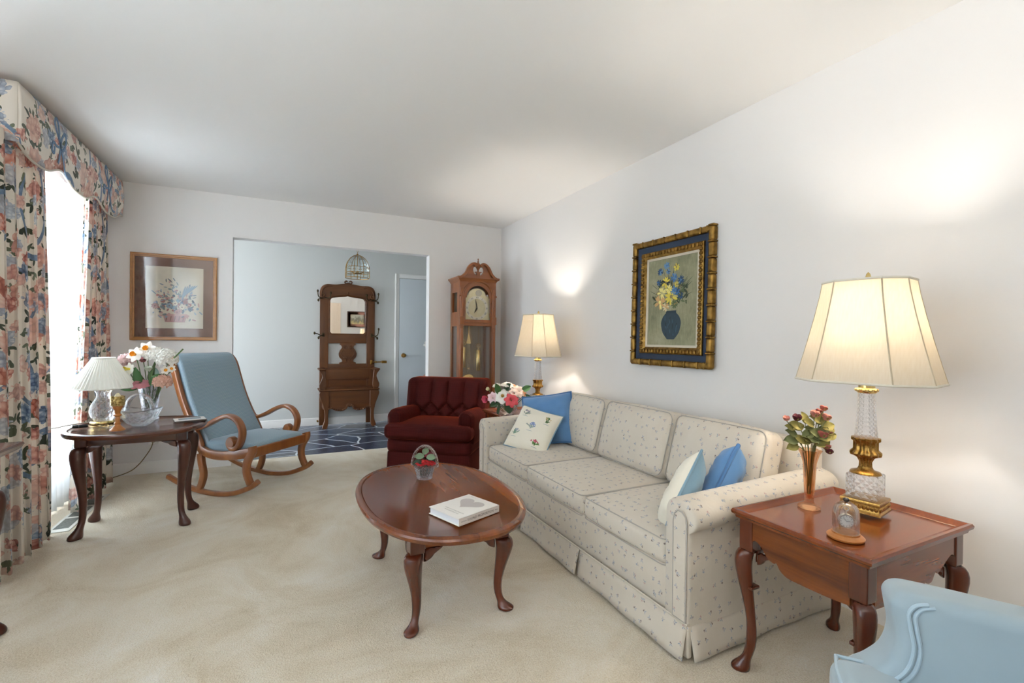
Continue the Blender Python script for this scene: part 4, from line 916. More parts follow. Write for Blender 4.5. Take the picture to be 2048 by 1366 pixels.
# dial
DIAL = NT('dial_plate'); n_ = DIAL.noise(DIAL.co(), 40, 3).outputs[0]; DIAL.P(Base_Color=DIAL.mix(n_, L('#e9e0bd'), L('#d9cda2')), Roughness=.4, Metallic=0.); DIAL = DIAL.m
mb = MB(); dy = fy+.035
mb.box(-.142, .142, dy, dy+.006, 1.365, 1.625)
mb.flat([(0+.105*math.cos(a), dy+.002, 1.625+.082*math.sin(a)) for a in [PI*k/20 for k in range(21)]]); d = mb.build('dial', DIAL, t, smooth=0)
b = MB(); b.lathe([(.098, 0), (.128, 0), (.128, .003), (.098, .003)], 48, xf=TR(0, dy-.001, 1.495) @ RX(PI/2)); b.build('chapter_ring', plain('silvered_ring', '#e6e0cf', .35, .3), d)
b = MB()
for i, s in enumerate(('XII', 'I', 'II', 'III', 'IIII', 'V', 'VI', 'VII', 'VIII', 'IX', 'X', 'XI')):
    a = PI/2-i*PI/6; text_geo(b, s, .026, TR(.112*math.cos(a), dy-.0055, 1.495+.112*math.sin(a)) @ RX(PI/2) @ RZ(a-PI/2))
b.build('numerals', plain('dial_ink', '#4b4436', .6), d, smooth=0)
b = MB()
for a, ln, w in ((2*PI*.25+2*PI*.033, .098, .006), (PI/2-2*PI*6.97/12, .062, .009)): b.prism([(0, -w), (ln*.6, -w*.7), (ln, 0), (ln*.6, w*.7), (0, w)], 0, .002, xf=TR(0, dy-.007, 1.495) @ Matrix(((1, 0, 0, 0), (0, 0, -1, 0), (0, 1, 0, 0), (0, 0, 0, 1))) @ RZ(a))
b.build('hands', plain('hand_steel', '#55503f', .4, .5), d, smooth=0)
b = MB(); b.lathe([(.0005, 0), (.036, 0), (.036, .002), (.0005, .002)], 24, xf=TR(.02, dy-.001, 1.655) @ RX(PI/2)); b.tube([(.1*math.cos(a), dy-.001, 1.628+.077*math.sin(a)) for a in [PI*k/16 for k in range(17)]], .003, 6); b.build('moon_dial', plain('moon_face', '#b9b2a2', .4, .2), d)
for i in range(9): pass
MB().box(-.135, .135, fy+.006, fy+.009, 1.372, 1.60).build('hood_glass', PANE, t, smooth=0)
fd = MB(); fd.box(-.165, .165, fy+.004, fy+.024, .47, .50).box(-.165, .165, fy+.004, fy+.024, 1.305, 1.335)
fd.build('door_frame', CHERRYX, t, smooth=0)
MB().box(-.163, .163, fy+.012, fy+.015, .50, 1.305).build('door_glass', m_glass('bevelled_door_glass', clear=.82, rough=.0), t, smooth=0)
def bcyl(mb, x, y, z0, z1, r): mb.lathe([(.0005, z0), (r*.8, z0), (r, z0+.006), (r, z1-.006), (r*.8, z1), (.0005, z1)], 20, xf=TR(x, y, 0))
for x, z0, z1 in ((-.105, .86, 1.08), (.065, .82, 1.05), (-.02, .80, 1.0)):
    if x == -.02: continue
    b = MB(); bcyl(b, x, .0, z0, z1, .022); b.tube([(x, 0, z1), (x, 0, z1+.02)], .004, 8); b.loop([(x+.024*math.cos(2*PI*k/18), 0, z1+.042+.024*math.sin(2*PI*k/18)) for k in range(18)], .0035)
    for k in range(2): b.tube([(x+.024*math.cos(PI/2*k), 0, z1+.042+.024*math.sin(PI/2*k)), (x-.024*math.cos(PI/2*k), 0, z1+.042-.024*math.sin(PI/2*k))], .002, 6)
    b.tube([(x, 0, z1+.066), (x, 0, 1.34)], .0015, 6); b.build('weight', GOLD, t)
b = MB(); b.prism([(-.004, 1.34), (.004, 1.34), (.006, 1.22), (.024, 1.13), (.024, 1.115), (-.024, 1.115), (-.024, 1.13), (-.006, 1.22)], .03, .035, xf=TR(-.035, 0, 0) @ HX)
for q in (-.012, 0, .012): b.tube([(-.035+q, .033, 1.12), (-.035+q, .033, .76)], .002, 6)
b.lathe([(.0005, 0), (.07, 0), (.075, .006), (.07, .012), (.0005, .016)], 28, xf=TR(-.035, .04, .71) @ RX(PI/2)); b.sphere((-.035, .03, .845), .016); b.build('pendulum', GOLD, t)
# ---------------- hall tree in the foyer ----------------
t = thing('hall_tree', 'dark oak hall tree with mirror, hooks and bench against the foyer wall', 'hall tree', (.775, 6.64, 0))
def oakp(name, poly, y0, y1, mat=OAK, bev=.003, par=None): b = MB(); b.prism(poly, y0, y1, xf=HX, bev=bev); return b.build(name, mat, par or t, smooth=30)
F, B = -.02, .016
for s in (-1, 1): b = MB(); b.box(min(s*.245, s*.352), max(s*.245, s*.352), F, B, 0, 1.70, bev=.004); b.build('stile', OAK, t)
top = [(q.x, q.y) for q in cr([(.355, 1.69, 0), (.356, 1.77, 0), (.33, 1.84, 0), (.27, 1.872, 0), (.17, 1.872, 0), (.08, 1.885, 0), (0, 1.895, 0)], 5)]
lo = [(q.x, q.y) for q in cr([(0, 1.742, 0), (.03, 1.73, 0), (.10, 1.722, 0), (.17, 1.712, 0), (.205, 1.70, 0), (.228, 1.665, 0)], 4)]
poly = top+[(-x, z) for x, z in top[::-1][1:]]+[(-.245, 1.665), ]+[(-x, z) for x, z in lo[::-1]]+lo[1:]+[(.245, 1.665)]
c = oakp('crest', poly, F-.012, B, OAKX)
b = MB()
for s in (-1, 1):
    b.tube([(s*q.x, F-.016, q.y) for q in cr([(.30, 1.70, 0), (.33, 1.70, 0), (.335, 1.735, 0), (.305, 1.745, 0), (.295, 1.72, 0), (.315, 1.71, 0)], 5)], .009, 8)
    b.tube([(s*q.x, F-.015, q.y) for q in cr([(.335, 1.735, 0), (.325, 1.79, 0), (.29, 1.83, 0), (.24, 1.845, 0), (.2, 1.835, 0)], 5)], [.011, .006], 8)
    b.tube([(s*q.x, F-.010, q.y+.03) for q in cr([(.0, 1.87, 0), (.03, 1.862, 0), (.045, 1.88, 0), (.03, 1.898, 0), (.012, 1.888, 0)], 5)], .010, 8)
    b.tube([(s*x, F-.014, z+.006) for x, z in lo], .006, 8)
b.sphere((0, F-.012, 1.765), .012, sz=1.6); b.build('carving', OAKX, c)
b = MB(); b.box(-.245, .245, F, B, 1.09, 1.205, bev=.003); b.build('rail', OAKX, t)
b = MB(); b.box(-.245, .245, F, B, .745, .812, bev=.003); b.build('rail', OAKX, t)
MB().box(-.245, .245, B-.008, B-.004, 1.20, 1.76).build('mirror', MIRROR, t, smooth=0)
mp = [(q.x, q.y) for q in cr([(.0, 1.742, 0), (.03, 1.73, 0), (.10, 1.722, 0), (.17, 1.712, 0), (.205, 1.70, 0), (.228, 1.665, 0)], 4)]
mo = [(-.228, 1.24), (-.20, 1.21), (.20, 1.21), (.228, 1.24)]+mp[::-1]+[(-x, z) for x, z in mp[1:]]
b = MB(); b.loop([(x*1.035, F+.001, z) for x, z in mo], .011, 6); b.build('mirror_bead', OAKX, t)
for s in (-1, 1): oakp('corner_block', [(s*.205, 1.205), (s*.246, 1.205), (s*.246, 1.25), (s*.228, 1.235)], F+.001, B-.001, OAK, 0)
sp = [(q.x, q.y) for q in cr([(.10, 1.092, 0), (.10, 1.07, 0), (.085, 1.06, 0), (.075, 1.03, 0), (.10, .99, 0), (.115, .945, 0), (.105, .90, 0), (.075, .865, 0), (.075, .84, 0), (.105, .828, 0), (.105, .81, 0)], 4)]
c = oakp('splat', sp+[(-x, z) for x, z in sp[::-1]], F-.004, B-.006, OAKX)
b = MB()
for s in (-1, 1):
    for z, k in ((1.03, 1), (.89, .8)): b.tube([(s*(.035+.03*k*math.cos(a)*(1-a/14)), F-.008, z+.028*k*math.sin(a)*(1-a/14)) for a in [q*.35 for q in range(26)]], .005, 6)
    b.tube([(s*q.x, F-.008, q.y) for q in cr([(.06, 1.0, 0), (.085, .95, 0), (.06, .91, 0), (.03, .88, 0), (.02, .84, 0)], 5)], .005, 6)
b.build('carving', OAKX, c)
b = MB(); b.box(-.30, .30, F+.004, B, .49, .75, bev=.003).box(-.285, .285, F-.004, F+.004, .60, .74, bev=.003); b.build('back_panel', OAKX, t)
b = MB(); b.box(-.30, .30, F-.008, F+.004, .742, .762, bev=.004); b.build('moulding', OAKX, t)
b = MB(); b.soft(0, -.155, .488, .375, .155, .011, .010, n=3); b.build('bench_seat', OAKX, t)
YZ = Matrix(((0, 0, 1, 0), (1, 0, 0, 0), (0, 1, 0, 0), (0, 0, 0, 1)))
for s in (-1, 1):
    # arm board (seen from the front as a curvy post)
    p = [(q.x, q.y) for q in cr([(.36, .755, 0), (.37, .735, 0), (.345, .70, 0), (.335, .66, 0), (.355, .60, 0), (.372, .555, 0), (.36, .505, 0), (.335, .499, 0), (.30, .499, 0), (.285, .54, 0), (.29, .65, 0), (.30, .735, 0), (.30, .755, 0)], 3)]
    oakp('arm_post', [(s*x, z) for x, z in p], -.30, -.265, OAK, .004)
    b = MB(); b.soft(s*.335, -.16, .752, .042, .165, .011, .01, n=3); b.build('armrest', OAKX, t)
    p = [(q.x, q.y) for q in cr([(.36, .478, 0), (.372, .44, 0), (.355, .38, 0), (.325, .30, 0), (.305, .2, 0), (.308, .10, 0), (.33, .03, 0), (.325, .002, 0), (.28, .0, 0), (.262, .06, 0), (.262, .16, 0), (.258, .24, 0), (.25, .30, 0), (.25, .478, 0)], 4)]
    oakp('front_leg', [(s*x, z) for x, z in p], -.302, -.262, OAK, .005)
    b = MB(); b.box(min(s*.29, s*.32), max(s*.29, s*.32), -.27, 0, .24, .478, bev=.003); b.build('side_panel', OAK, t)
lo = [(q.x, q.y) for q in cr([(.26, .235, 0), (.23, .25, 0), (.17, .225, 0), (.10, .215, 0), (.05, .235, 0), (.03, .27, 0), (0, .262, 0)], 5)]
c = oakp('front_apron', [(.26, .478)]+lo+[(-x, z) for x, z in lo[::-1][1:]]+[(-.26, .478)], -.292, -.272, OAKX, .002)
b = MB()
for s in (-1, 1):
    for i, (x, z) in enumerate(lo[2:-2:2]): b.sphere((s*x, -.296, z+.012), .013, n=8)
    b.tube([(s*(.02+.018*math.cos(a)), -.296, .285+.018*math.sin(a)) for a in [q*.5-1 for q in range(9)]], .007, 6)
b.build('carving', OAKX, c)
def hook(pts, knob=True):
    b = MB(); P = [cr(p, 6) for p in pts]
    for p in P: b.tube(p, .0065, 8); b.sphere(tuple(p[-1]), .013, n=8, sz=1.5)
    b.soft(pts[0][0][0], F-.003, pts[0][0][2], .014, .004, .026, .003, n=1, rs=2); b.build('coat_hook', IRON, t)
for s in (-1, 1):
    z = 1.70 if s < 0 else 1.695
    hook([[(s*.31, F, z), (s*.33, F-.05, z-.02), (s*.375, F-.07, z), (s*.385, F-.075, z+.07)], [(s*.30, F, z), (s*.26, F-.05, z-.015), (s*.235, F-.08, z), (s*.228, F-.09, z+.05)], [(s*.33, F-.05, z-.02), (s*.372, F-.07, z-.035), (s*.378, F-.085, z-.05)]])
    z = 1.20
    hook([[(s*.31, F, z), (s*.345, F-.05, z-.01), (s*.38, F-.07, z+.01), (s*.42 if s < 0 else .392, F-.075, z+.02 if s < 0 else z+.085)], [(s*.335, F-.05, z-.01), (s*.36, F-.07, z-.025), (s*.372, F-.085, z-.04)]])
b = MB(); b.box(.295, .325, F-.012, F, .80, .86, bev=.003); b.tube([(.31, F-.01, .83), (.40, F-.02, .832), (.46, F-.03, .834)], .009, 8); b.box(.44, .51, F-.055, F-.02, .815, .85, bev=.004); b.sphere((.37, F-.02, .832), .015, n=8); b.build('umbrella_arm', BRASS, t)
# ---------------- foyer pendant lantern ----------------
t = thing('pendant_lantern', 'small brass and clear glass pendant lantern hanging in the foyer', 'pendant light', (.80, 5.95, 1.895))
N = 8; R0 = .145
def rp(k, r, z): a = 2*PI*(k+.5)/N; return (r*math.cos(a), r*math.sin(a), z)
dome = [(R0, 0), (R0, .065), (R0, .10), (R0*.97, .14), (R0*.86, .19), (R0*.66, .235), (R0*.36, .268), (.02, .28)]
b = MB()
for k in range(N): b.tube([rp(k, r, z) for r, z in dome], .0035, 6)
b.build('rib', BRASS, t)
for z, r in ((0, R0), (.065, R0), (.13, R0*.985)): b = MB(); b.tube([rp(k, r, z) for k in range(N+1)], .0035, 6); b.build('band', BRASS, t)
b = MB()
for i in range(len(dome)-1): b.rings([[rp(k, dome[i][0]*.99, dome[i][1]) for k in range(N)], [rp(k, dome[i+1][0]*.99, dome[i+1][1]) for k in range(N)]], caps=False)
b.build('glass_panes', m_glass('lantern_glass', (.93, .97, .97, 1), .86, 0), t, smooth=0)
b = MB(); b.lathe([(.001, .045), (.05, .05), (.055, .06), (.02, .065), (.012, .075), (.001, .08)], 16); b.tube([(0, 0, -.01), (0, 0, .28)], .005, 8)
for k in range(4): b.lathe([(.001, .065), (.014, .066), (.016, .075), (.001, .075)], 10, xf=TR(.06*math.cos(k*PI/2), .06*math.sin(k*PI/2), 0)); b.tube([(0, 0, .055), (.06*math.cos(k*PI/2), .06*math.sin(k*PI/2), .066)], .004, 6)
b.build('candle_cluster', BRASS, t)
for k in range(4): b = MB(); b.lathe([(.001, .075), (.007, .075), (.007, .115), (.009, .125), (.007, .14), (.001, .15)], 10, xf=TR(.06*math.cos(k*PI/2), .06*math.sin(k*PI/2), 0)); b.build('candle_bulb', plain('frosted_bulb', '#f2efe6', .3), t)
b = MB(); b.lathe([(.001, .278), (.02, .278), (.012, .29), (.006, .3), (.001, .302)], 12)
for i in range(10):
    z = .305+i*.026; b.loop([(.008*math.cos(a)*(1 if i % 2 else .01), .008*math.cos(a)*(.01 if i % 2 else 1), z+.016*math.sin(a)) for a in [2*PI*k/10 for k in range(10)]], .002, 5)
b.lathe([(.001, .545), (.05, .545), (.045, .53), (.01, .52), (.001, .52)][::-1], 16); b.build('chain', BRASS, t)
# ---------------- table lamps ----------------
def oct_(a, b, k): return [(-a+k, b), (-a, b-k), (-a, -b+k), (-a+k, -b), (a-k, -b), (a, -b+k), (a, b-k), (a-k, b)]
def table_lamp(label, loc, rz, power):
    t = thing('table_lamp', label, 'table lamp', loc, rz)
    b = MB()
    rgs = [[(x*(1+i), y*(1+i), z) for x, y in ((-.0575, -.0575), (.0575, -.0575), (.0575, .0575), (-.0575, .0575))] for i, z in ((.06, .0), (.06, .005), (.0, .009), (-.02, .012), (-.02, .032), (.02, .034), (.03, .039), (.0, .044), (-.12, .046))]
    b.rings(rgs)
    for s in (-1, 1):
        for i in range(9):
            q = -.048+i*.012; b.sphere((q, s*.056, .022), .0062, n=6, sz=1.4); b.sphere((s*.056, q, .022), .0062, n=6, sz=1.4)
    b.build('plinth', BRASS, t, smooth=30)
    MB().soft(0, 0, .087, .047, .047, .042, .006, n=2).build('crystal_block', CRYSTAL, t)
    b = MB(); fl = lambda a, z: .06*math.cos(12*a)
    b.lathe([(.001, .13), (.047, .13), (.044, .136), (.025, .142), (.019, .155)], 120); b.lathe([(.019, .155), (.018, .17), (.024, .184), (.028, .188)], 120, flute=lambda a, z: .07*math.cos(12*a)); b.lathe([(.028, .188), (.044, .194), (.046, .204), (.038, .212), (.036, .215), (.036, .243), (.042, .248), (.042, .256), (.034, .258), (.001, .258)], 120, flute=fl)
    b.build('urn', BRASS, t, smooth=60)
    b = MB(); b.lathe([(.001, .256), (.032, .256), (.0345, .262), (.031, .30), (.028, .36), (.0265, .40), (.025, .418), (.001, .418)], 40); b.build('crystal_column', CRYST2, t, smooth=50)
    b = MB(); b.lathe([(.001, .416), (.026, .416), (.031, .422), (.031, .43), (.025, .434), (.025, .462), (.028, .465), (.012, .47), (.008, .50), (.008, .55), (.001, .552)], 32, flute=lambda a, z: .05*math.cos(14*a) if z < .433 else 0)
    for k in range(10): a = 2*PI*k/10; b.sphere((.030*math.cos(a), .030*math.sin(a), .426), .006, n=6)
    b.build('collar', GOLD, t)
    b = MB(); b.sphere((0, 0, .62), .032, sz=1.25); b.lathe([(.001, .54), (.014, .54), (.014, .585), (.001, .59)], 14); b.build('bulb', BULB, t)
    zs = [.458, .52, .60, .69, .765, .812]; rg = []
    for i, z in enumerate(zs):
        u = (z-.458)/(.812-.458); f = lambda p0, p1: p1+(p0-p1)*((1-u)**1.18)
        rg.append([(x, y, z) for x, y in oct_(f(.164, .111), f(.202, .124), f(.087, .056))])
    b = MB(); b.rings(rg, 0, False); shd = b.build('lamp_shade', SHADE, t, smooth=0, mods=[('solid', .0015)])
    b = MB()
    for k in range(8): b.tube([rg[i][k] for i in range(len(zs))], .0022, 6)
    b.build('seam', plain('shade_seam', '#bdb199', .8), shd)
    for i in (0, -1): b = MB(); b.loop([(x*1.003, y*1.003, z) for x, y, z in rg[i]], .0045, 6); b.build('trim_band', plain('shade_trim', '#d9d5c8', .8), shd)
    b = MB(); b.tube([(-.111, 0, .808), (.111, 0, .808)], .002, 6); b.tube([(0, -.124, .808), (0, .124, .808)], .002, 6); b.lathe([(.001, .80), (.006, .802), (.004, .815), (.010, .825), (.006, .84), (.001, .846)], 12); b.build('finial', GOLD, shd)
    l = bpy.data.lights.new('lamp_light', 'POINT'); l.energy = power; l.color = (1, .93, .83); l.shadow_soft_size = .035
    o = bpy.data.objects.new('lamp_light', l); COL.objects.link(o); o.parent = t; o.location = (0, 0, .675); return t
table_lamp('crystal and brass lamp with lit cream shade on the near end table', (1.868, .93, .5745), .186, 13.5)
table_lamp('crystal and brass lamp, lit, on the end table behind the far sofa arm', (1.955, 3.475, .5675), .186, 16)
# pleated lamp on the oval table
t = thing('table_lamp', 'unlit lamp with white pleated shade and cut crystal base on oval side table', 'table lamp', (-1.015, 3.745, .616)); t.scale = (1.25, 1.25, 1.25)
b = MB(); b.lathe([(.001, 0), (.052, 0), (.052, .006), (.046, .012), (.001, .014)], 32); b.build('brass_foot', GOLD, t)
b = MB(); b.lathe([(.001, .013), (.036, .013), (.05, .035), (.055, .06), (.052, .085), (.036, .115), (.028, .13), (.027, .145), (.036, .165), (.001, .165)], 40, uvs=True); b.build('crystal_body', CRYSTAL, t, smooth=60)
b = MB(); b.lathe([(.001, .164), (.036, .164), (.03, .172), (.012, .178), (.010, .25), (.001, .255)], 24); b.build('socket', GOLD, t)
b = MB(); b.lathe([(.130, .178), (.136, .176), (.045, .325), (.041, .325)], 96, flute=lambda a, z: .018*math.cos(48*a)); sh_ = b.build('lamp_shade', PSHADE, t, smooth=30)
for r, z in ((.133, .178), (.044, .325)): b = MB(); b.loop([(r*math.cos(a), r*math.sin(a), z) for a in [2*PI*k/48 for k in range(48)]], .004, 6); b.build('trim_band', plain('white_trim', '#efeee6', .7), sh_)
b = MB(); b.tube(cr([(-.05, 0, .006), (-.10, -.03, .004), (-.135, -.09, .003), (-.18, -.12, -.02), (-.215, -.115, -.18), (-.20, -.105, -.33), (-.235, -.09, -.42), (-.245, -.07, -.60), (-.225, -.11, -.612)], 8), .003); b.build('cord', plain('clear_cord', '#9a958a', .5), t)
# ---------------- things on the oval side table ----------------
ZT = .617
t = thing('candle_holder', 'turned maple candle holder with gold votive cup on oval side table', 'candle holder', (-.86, 3.41, ZT))
b = MB(); b.lathe([(.001, 0), (.036, 0), (.036, .006), (.028, .014), (.017, .026), (.013, .034), (.017, .042), (.010, .05), (.013, .07), (.010, .078), (.019, .086), (.020, .09), (.012, .096), (.014, .112), (.022, .128), (.026, .134), (.026, .142), (.001, .142)], 28); b.build('stem', TURNED, t)
GM = NT('gold_mosaic'); v_ = GM.vor(GM.uv(), 130.); GM.P(Base_Color=GM.mix(GM.xyz(v_.outputs['Color'])[0], L('#8d6f34'), L('#e6d08c')), Metallic=.8, Roughness=.3); GM.bump(v_.outputs['Distance'], .5, .004)
b = MB(); b.lathe([(.001, .142), (.029, .142), (.034, .148), (.034, .198), (.030, .198), (.030, .15), (.001, .15)], 28); b.build('votive_cup', GM.m, t)
b = MB(); b.lathe([(.001, .19), (.018, .19), (.012, .205), (.006, .214), (.001, .216)], 16); b.build('candle', plain('cream_wax', '#d9cda6', .5), t)
t = thing('crystal_basket', 'cut crystal basket with arched handle standing empty on oval side table', 'basket', (-.79, 3.555, ZT), -.35); t.scale = (1.2, 1.2, 1.15)
b = MB()
def bsk(u, v):
    a = 2*PI*u; e = .5+.5*math.cos(2*a); r = .028+.062*(v**.72)*(1+.0*e); z = .004+.075*v**1.3*(1+.25*e*v)
    return (r*1.12*math.cos(a), r*.78*math.sin(a), z)
b.grid(bsk, 48, 12, uvf=lambda u, v: (u*.5, v*.12)); b.lathe([(.001, 0), (.03, 0), (.031, .006), (.001, .007)], 32, sx=1.12, sy=.78); b.build('bowl', PRESSED, t, mods=[('solid', .005)])
b = MB(); b.sweep([(.062*math.cos(a), 0, .078+.088*math.sin(a)) for a in [PI*k/24 for k in range(25)]], (0, 1, 0), rrect(.016, .005, .004, 2)); b.build('handle', PRESSED, t)
t = thing('flower_vase', 'flared crystal vase full of mixed silk flowers on oval side table', 'vase', (-.79, 3.79, ZT)); t.scale = (1.2, 1.2, 1.22)
b = MB(); b.lathe([(.001, 0), (.04, 0), (.042, .006), (.030, .02), (.032, .04), (.045, .14), (.058, .205), (.054, .205), (.041, .14), (.027, .045), (.001, .03)], 32, flute=lambda a, z: .03*math.cos(16*a)); b.build('vase_body', m_glass('vase_crystal', (.97, .98, 1, 1), .6, .04, .5, 50.), t, smooth=50)
t = thing('notepad_tray', 'flat silver trimmed notepad lying near the right end of oval side table', 'notepad', (-.545, 3.62, ZT), .25)
b = MB(); b.box(-.085, .085, -.06, .06, 0, .010, bev=.002); b.build('cover', plain('dark_cover', '#4a4038', .4), t)
b = MB(); b.box(-.083, .083, -.058, .058, .010, .014, bev=.001); b.build('page_block', plain('pad_paper', '#dcdcd8', .6), t)
b = MB(); b.box(-.06, .06, -.035, .035, .0142, .0148); b.build('window', plain('pad_window', '#aab4b8', .2), t)
t = thing('pen_cap', 'small black cylinder lying on the left end of oval side table', 'small gadget', (-1.075, 3.575, ZT), .3)
b = MB(); b.lathe([(.001, -.034), (.009, -.034), (.010, -.03), (.010, .03), (.009, .034), (.001, .034)], 16, xf=TR(0, 0, .0105) @ RY(PI/2)); b.build('barrel', BLACK, t); b = MB(); b.lathe([(.0106, -.008), (.0106, -.004)], 16, xf=TR(0, 0, .0105) @ RY(PI/2)); b.build('ring_band', plain('grey_ring', '#555a60', .4), t)
t = thing('key_bunch', 'small bunch of brass keys on a ring beside the crystal lamp foot', 'keys', (-.955, 3.565, ZT))
b = MB(); b.loop([(.014*math.cos(a), .014*math.sin(a), .006+.003*math.sin(a)) for a in [2*PI*k/20 for k in range(20)]], .0018, 6); b.build('key_ring', GOLD, t)
for a in (.2, 1.1, 2.4, 3.5, 5.2):
    b = MB(TR(.014*math.cos(a), .014*math.sin(a), .004+.002*(a % 1)) @ RZ(a)); b.lathe([(.005, -.001), (.010, -.001), (.010, .001), (.005, .001)], 14, xf=TR(.010, 0, 0)); b.box(.018, .05, -.0025, .0025, -.001, .001)
    for k in range(3): b.box(.032+k*.006, .035+k*.006, -.005, 0, -.001, .001)
    b.build('key', GOLD, t, smooth=0)
# ---------------- things on the coffee table ----------------
t = thing('crystal_basket', 'small crystal handled basket of red petals on the coffee table', 'basket', (.672, 2.40, .4295), -.5)
b = MB(); b.lathe([(.001, 0), (.038, 0), (.040, .004), (.044, .03), (.054, .06), (.066, .078), (.062, .078), (.05, .058), (.038, .012), (.001, .01)], 40, flute=lambda a, z: .012*math.cos(20*a)); b.build('bowl', m_glass('basket_crystal', (.97, .98, 1, 1), .55, .05, .9, 80.), t, smooth=60)
b = MB(); b.sweep([(.0665*math.cos(a)*(1 if True else 1), 0, .065+.105*math.sin(a)) for a in [PI*k/28-.05 for k in range(29)]], (0, 1, 0), rrect(.013, .006, .004, 2)); b.build('handle', CRYST2, t)
random.seed(21)
def petal_ball(mb, c, r, n, mat=0, openf=1., up=(0, 0, 1), lay=3, cup=.55):
    M = TR(*c) @ aim(up)
    for l in range(lay):
        k = n-l; tilt = .25+1.15*openf*(lay-l)/lay
        for i in range(k):
            a = 2*PI*(i+.5*l)/k+random.gauss(0, .08); rr = r*(.55+.45*(lay-l)/lay); w = rr*(1.15 if k < 7 else .8)
            def f(u, v):
                s = (v-.5)*w*math.sin(PI*(.12+.74*u))**.7; th = tilt*(u**.8); ru = rr*u*(1-.15*(2*v-1)**2*u); cl_ = (1-.42*u*u) if openf < .6 else 1; x = ru*math.sin(th)*(1.5 if openf < .6 else 1)*cl_+.003; z = ru*math.cos(th)*(1.05 if openf < .6 else .75)-r*.3
                x -= (s/w)**2*rr*cup*.6; return (x*math.cos(a)-s*math.sin(a), x*math.sin(a)+s*math.cos(a), z)
            mb.grid(f, 6, 6, mat, xf=M)
def leaf(mb, p, d, ln, w, mat=0, droop=.3, up=(-.25, -.75, .6)):
    d = Vector(d).normalized(); x = d.cross(Vector(up)); x = x.normalized() if x.length > 1e-4 else Vector((1, 0, 0)); n = x.cross(d)
    mb.grid(lambda u, v: Vector(p)+d*ln*u+x*(v-.5)*w*math.sin(PI*min(1, u*.93+.05))**.8+n*(-droop*ln*u*u+abs(v-.5)*w*.3), 7, 4, mat)
RED1, RED2, DUSK = plain('scarlet_petal', '#b3131a', .7), plain('crimson_petal', '#7c2030', .7), plain('brown_petal', '#5e2c22', .8)
SAGE, DKLF = plain('sage_leaf', '#71866a', .7), plain('dark_leaf', '#2b3a2c', .7)
BX, BY, BZ = .672, 2.40, .4295
lst = [('scarlet fabric bloom at the left in the small crystal basket', (-.028, -.012, .085), .026, RED1), ('scarlet fabric bloom in the middle of the small crystal basket', (.003, -.024, .090), .027, RED1), ('scarlet fabric bloom at the right in the small crystal basket', (.030, -.018, .083), .024, RED1), ('dark crimson fabric bloom highest in the small crystal basket', (.028, .022, .118), .026, RED2), ('brownish dried bloom at the back left of the small crystal basket', (-.026, .02, .098), .026, DUSK)]
for lab, p, r, m in lst:
    b = MB(); petal_ball(b, (0, 0, 0), r, 8, 0, .9, (random.gauss(0, .2), -.35, 1)); o = thing('fabric_bloom', lab, 'flower', (BX+p[0], BY+p[1], BZ+p[2]), 0, 'red blooms in the crystal basket'); b.build('petals', m, o)
    b = MB(); b.tube([(0, 0, -.004), (-p[0]*.35, -p[1]*.35, -p[2]+.016)], .003, 6); b.build('stem', DKLF, o)
for lab, p, d, m in (('sage green cloth leaf pointing forward in the small crystal basket', (.008, -.01, .112), (.75, -.6, .1), SAGE), ('sage green cloth leaf pointing left in the small crystal basket', (-.002, .01, .113), (-1, .1, .12), SAGE), ('sage green cloth leaf standing highest in the small crystal basket', (0, .02, .118), (.35, .3, .5), SAGE), ('dark cloth leaf at the left edge of the small crystal basket', (-.02, -.01, .088), (-1, -.2, .1), DKLF), ('dark cloth leaf at the right edge of the small crystal basket', (.02, .0, .088), (1, -.1, .2), DKLF)):
    o = thing('cloth_leaf', lab, 'leaf', (BX+p[0], BY+p[1], BZ+p[2]), 0, 'cloth leaves in the crystal basket'); b = MB(); leaf(b, (0, 0, 0), d, .048, .036); b.build('leaf_blade', m, o); b = MB(); b.tube([(0, 0, 0), (-p[0]*.6, -p[1]*.6, -p[2]+.016)], .002, 5); b.build('stem', DKLF, o)
# book: corners read from its cover
t = thing('book', 'white hardback book with grey heart on the cover, lying on the coffee table', 'book', (.692, 1.853, .4292), math.atan2(.078, .21))
bw, bd, bh = .112, .098, .030
WB = plain('book_white', '#e9e5de', .5); INKG = plain('book_ink', '#55514c', .6); HEART = plain('book_heart', '#bdb5b1', .6)
b = MB(); b.box(-bw, bw, -bd, bd, 0, .003, bev=.001).box(-bw, bw, -bd, bd, bh-.003, bh, bev=.001).box(-bw, bw, -bd, -bd+.003, 0, bh, bev=.001); b.build('cover', WB, t)
b = MB(); b.box(-bw+.005, bw-.005, -bd+.003, bd-.005, .003, bh-.003); b.build('pages', plain('paper_edge', '#dfe3e6', .8), t)
CT = TR(.0, 0, bh) @ RZ(PI/2)
b = MB(); hp = []
for k in range(48):
    a = 2*PI*k/48; hp.append((16*math.sin(a)**3, 13*math.cos(a)-5*math.cos(2*a)-2*math.cos(3*a)-math.cos(4*a)))
b.flat([(x*.0040, y*.0036, .0004) for x, y in hp], 0, TR(.034, .002, bh) @ RZ(-PI/2)); b.build('heart_print', HEART, t, smooth=0)
b = MB(); M_ = TR(-.068, -.01, bh) @ RZ(-PI/2)
text_geo(b, 'design as a living measure', .0115, M_ @ TR(0, .006, 0)); text_geo(b, 'form and proportion', .0105, M_ @ TR(0, -.009, 0)); text_geo(b, 'volume one', .007, TR(.097, .05, bh) @ RZ(-PI/2)); b.build('cover_text', plain('book_ink_light', '#8f8a84', .6), t, smooth=0)
b = MB(); M_ = TR(0, -bd, bh/2) @ RX(PI/2)
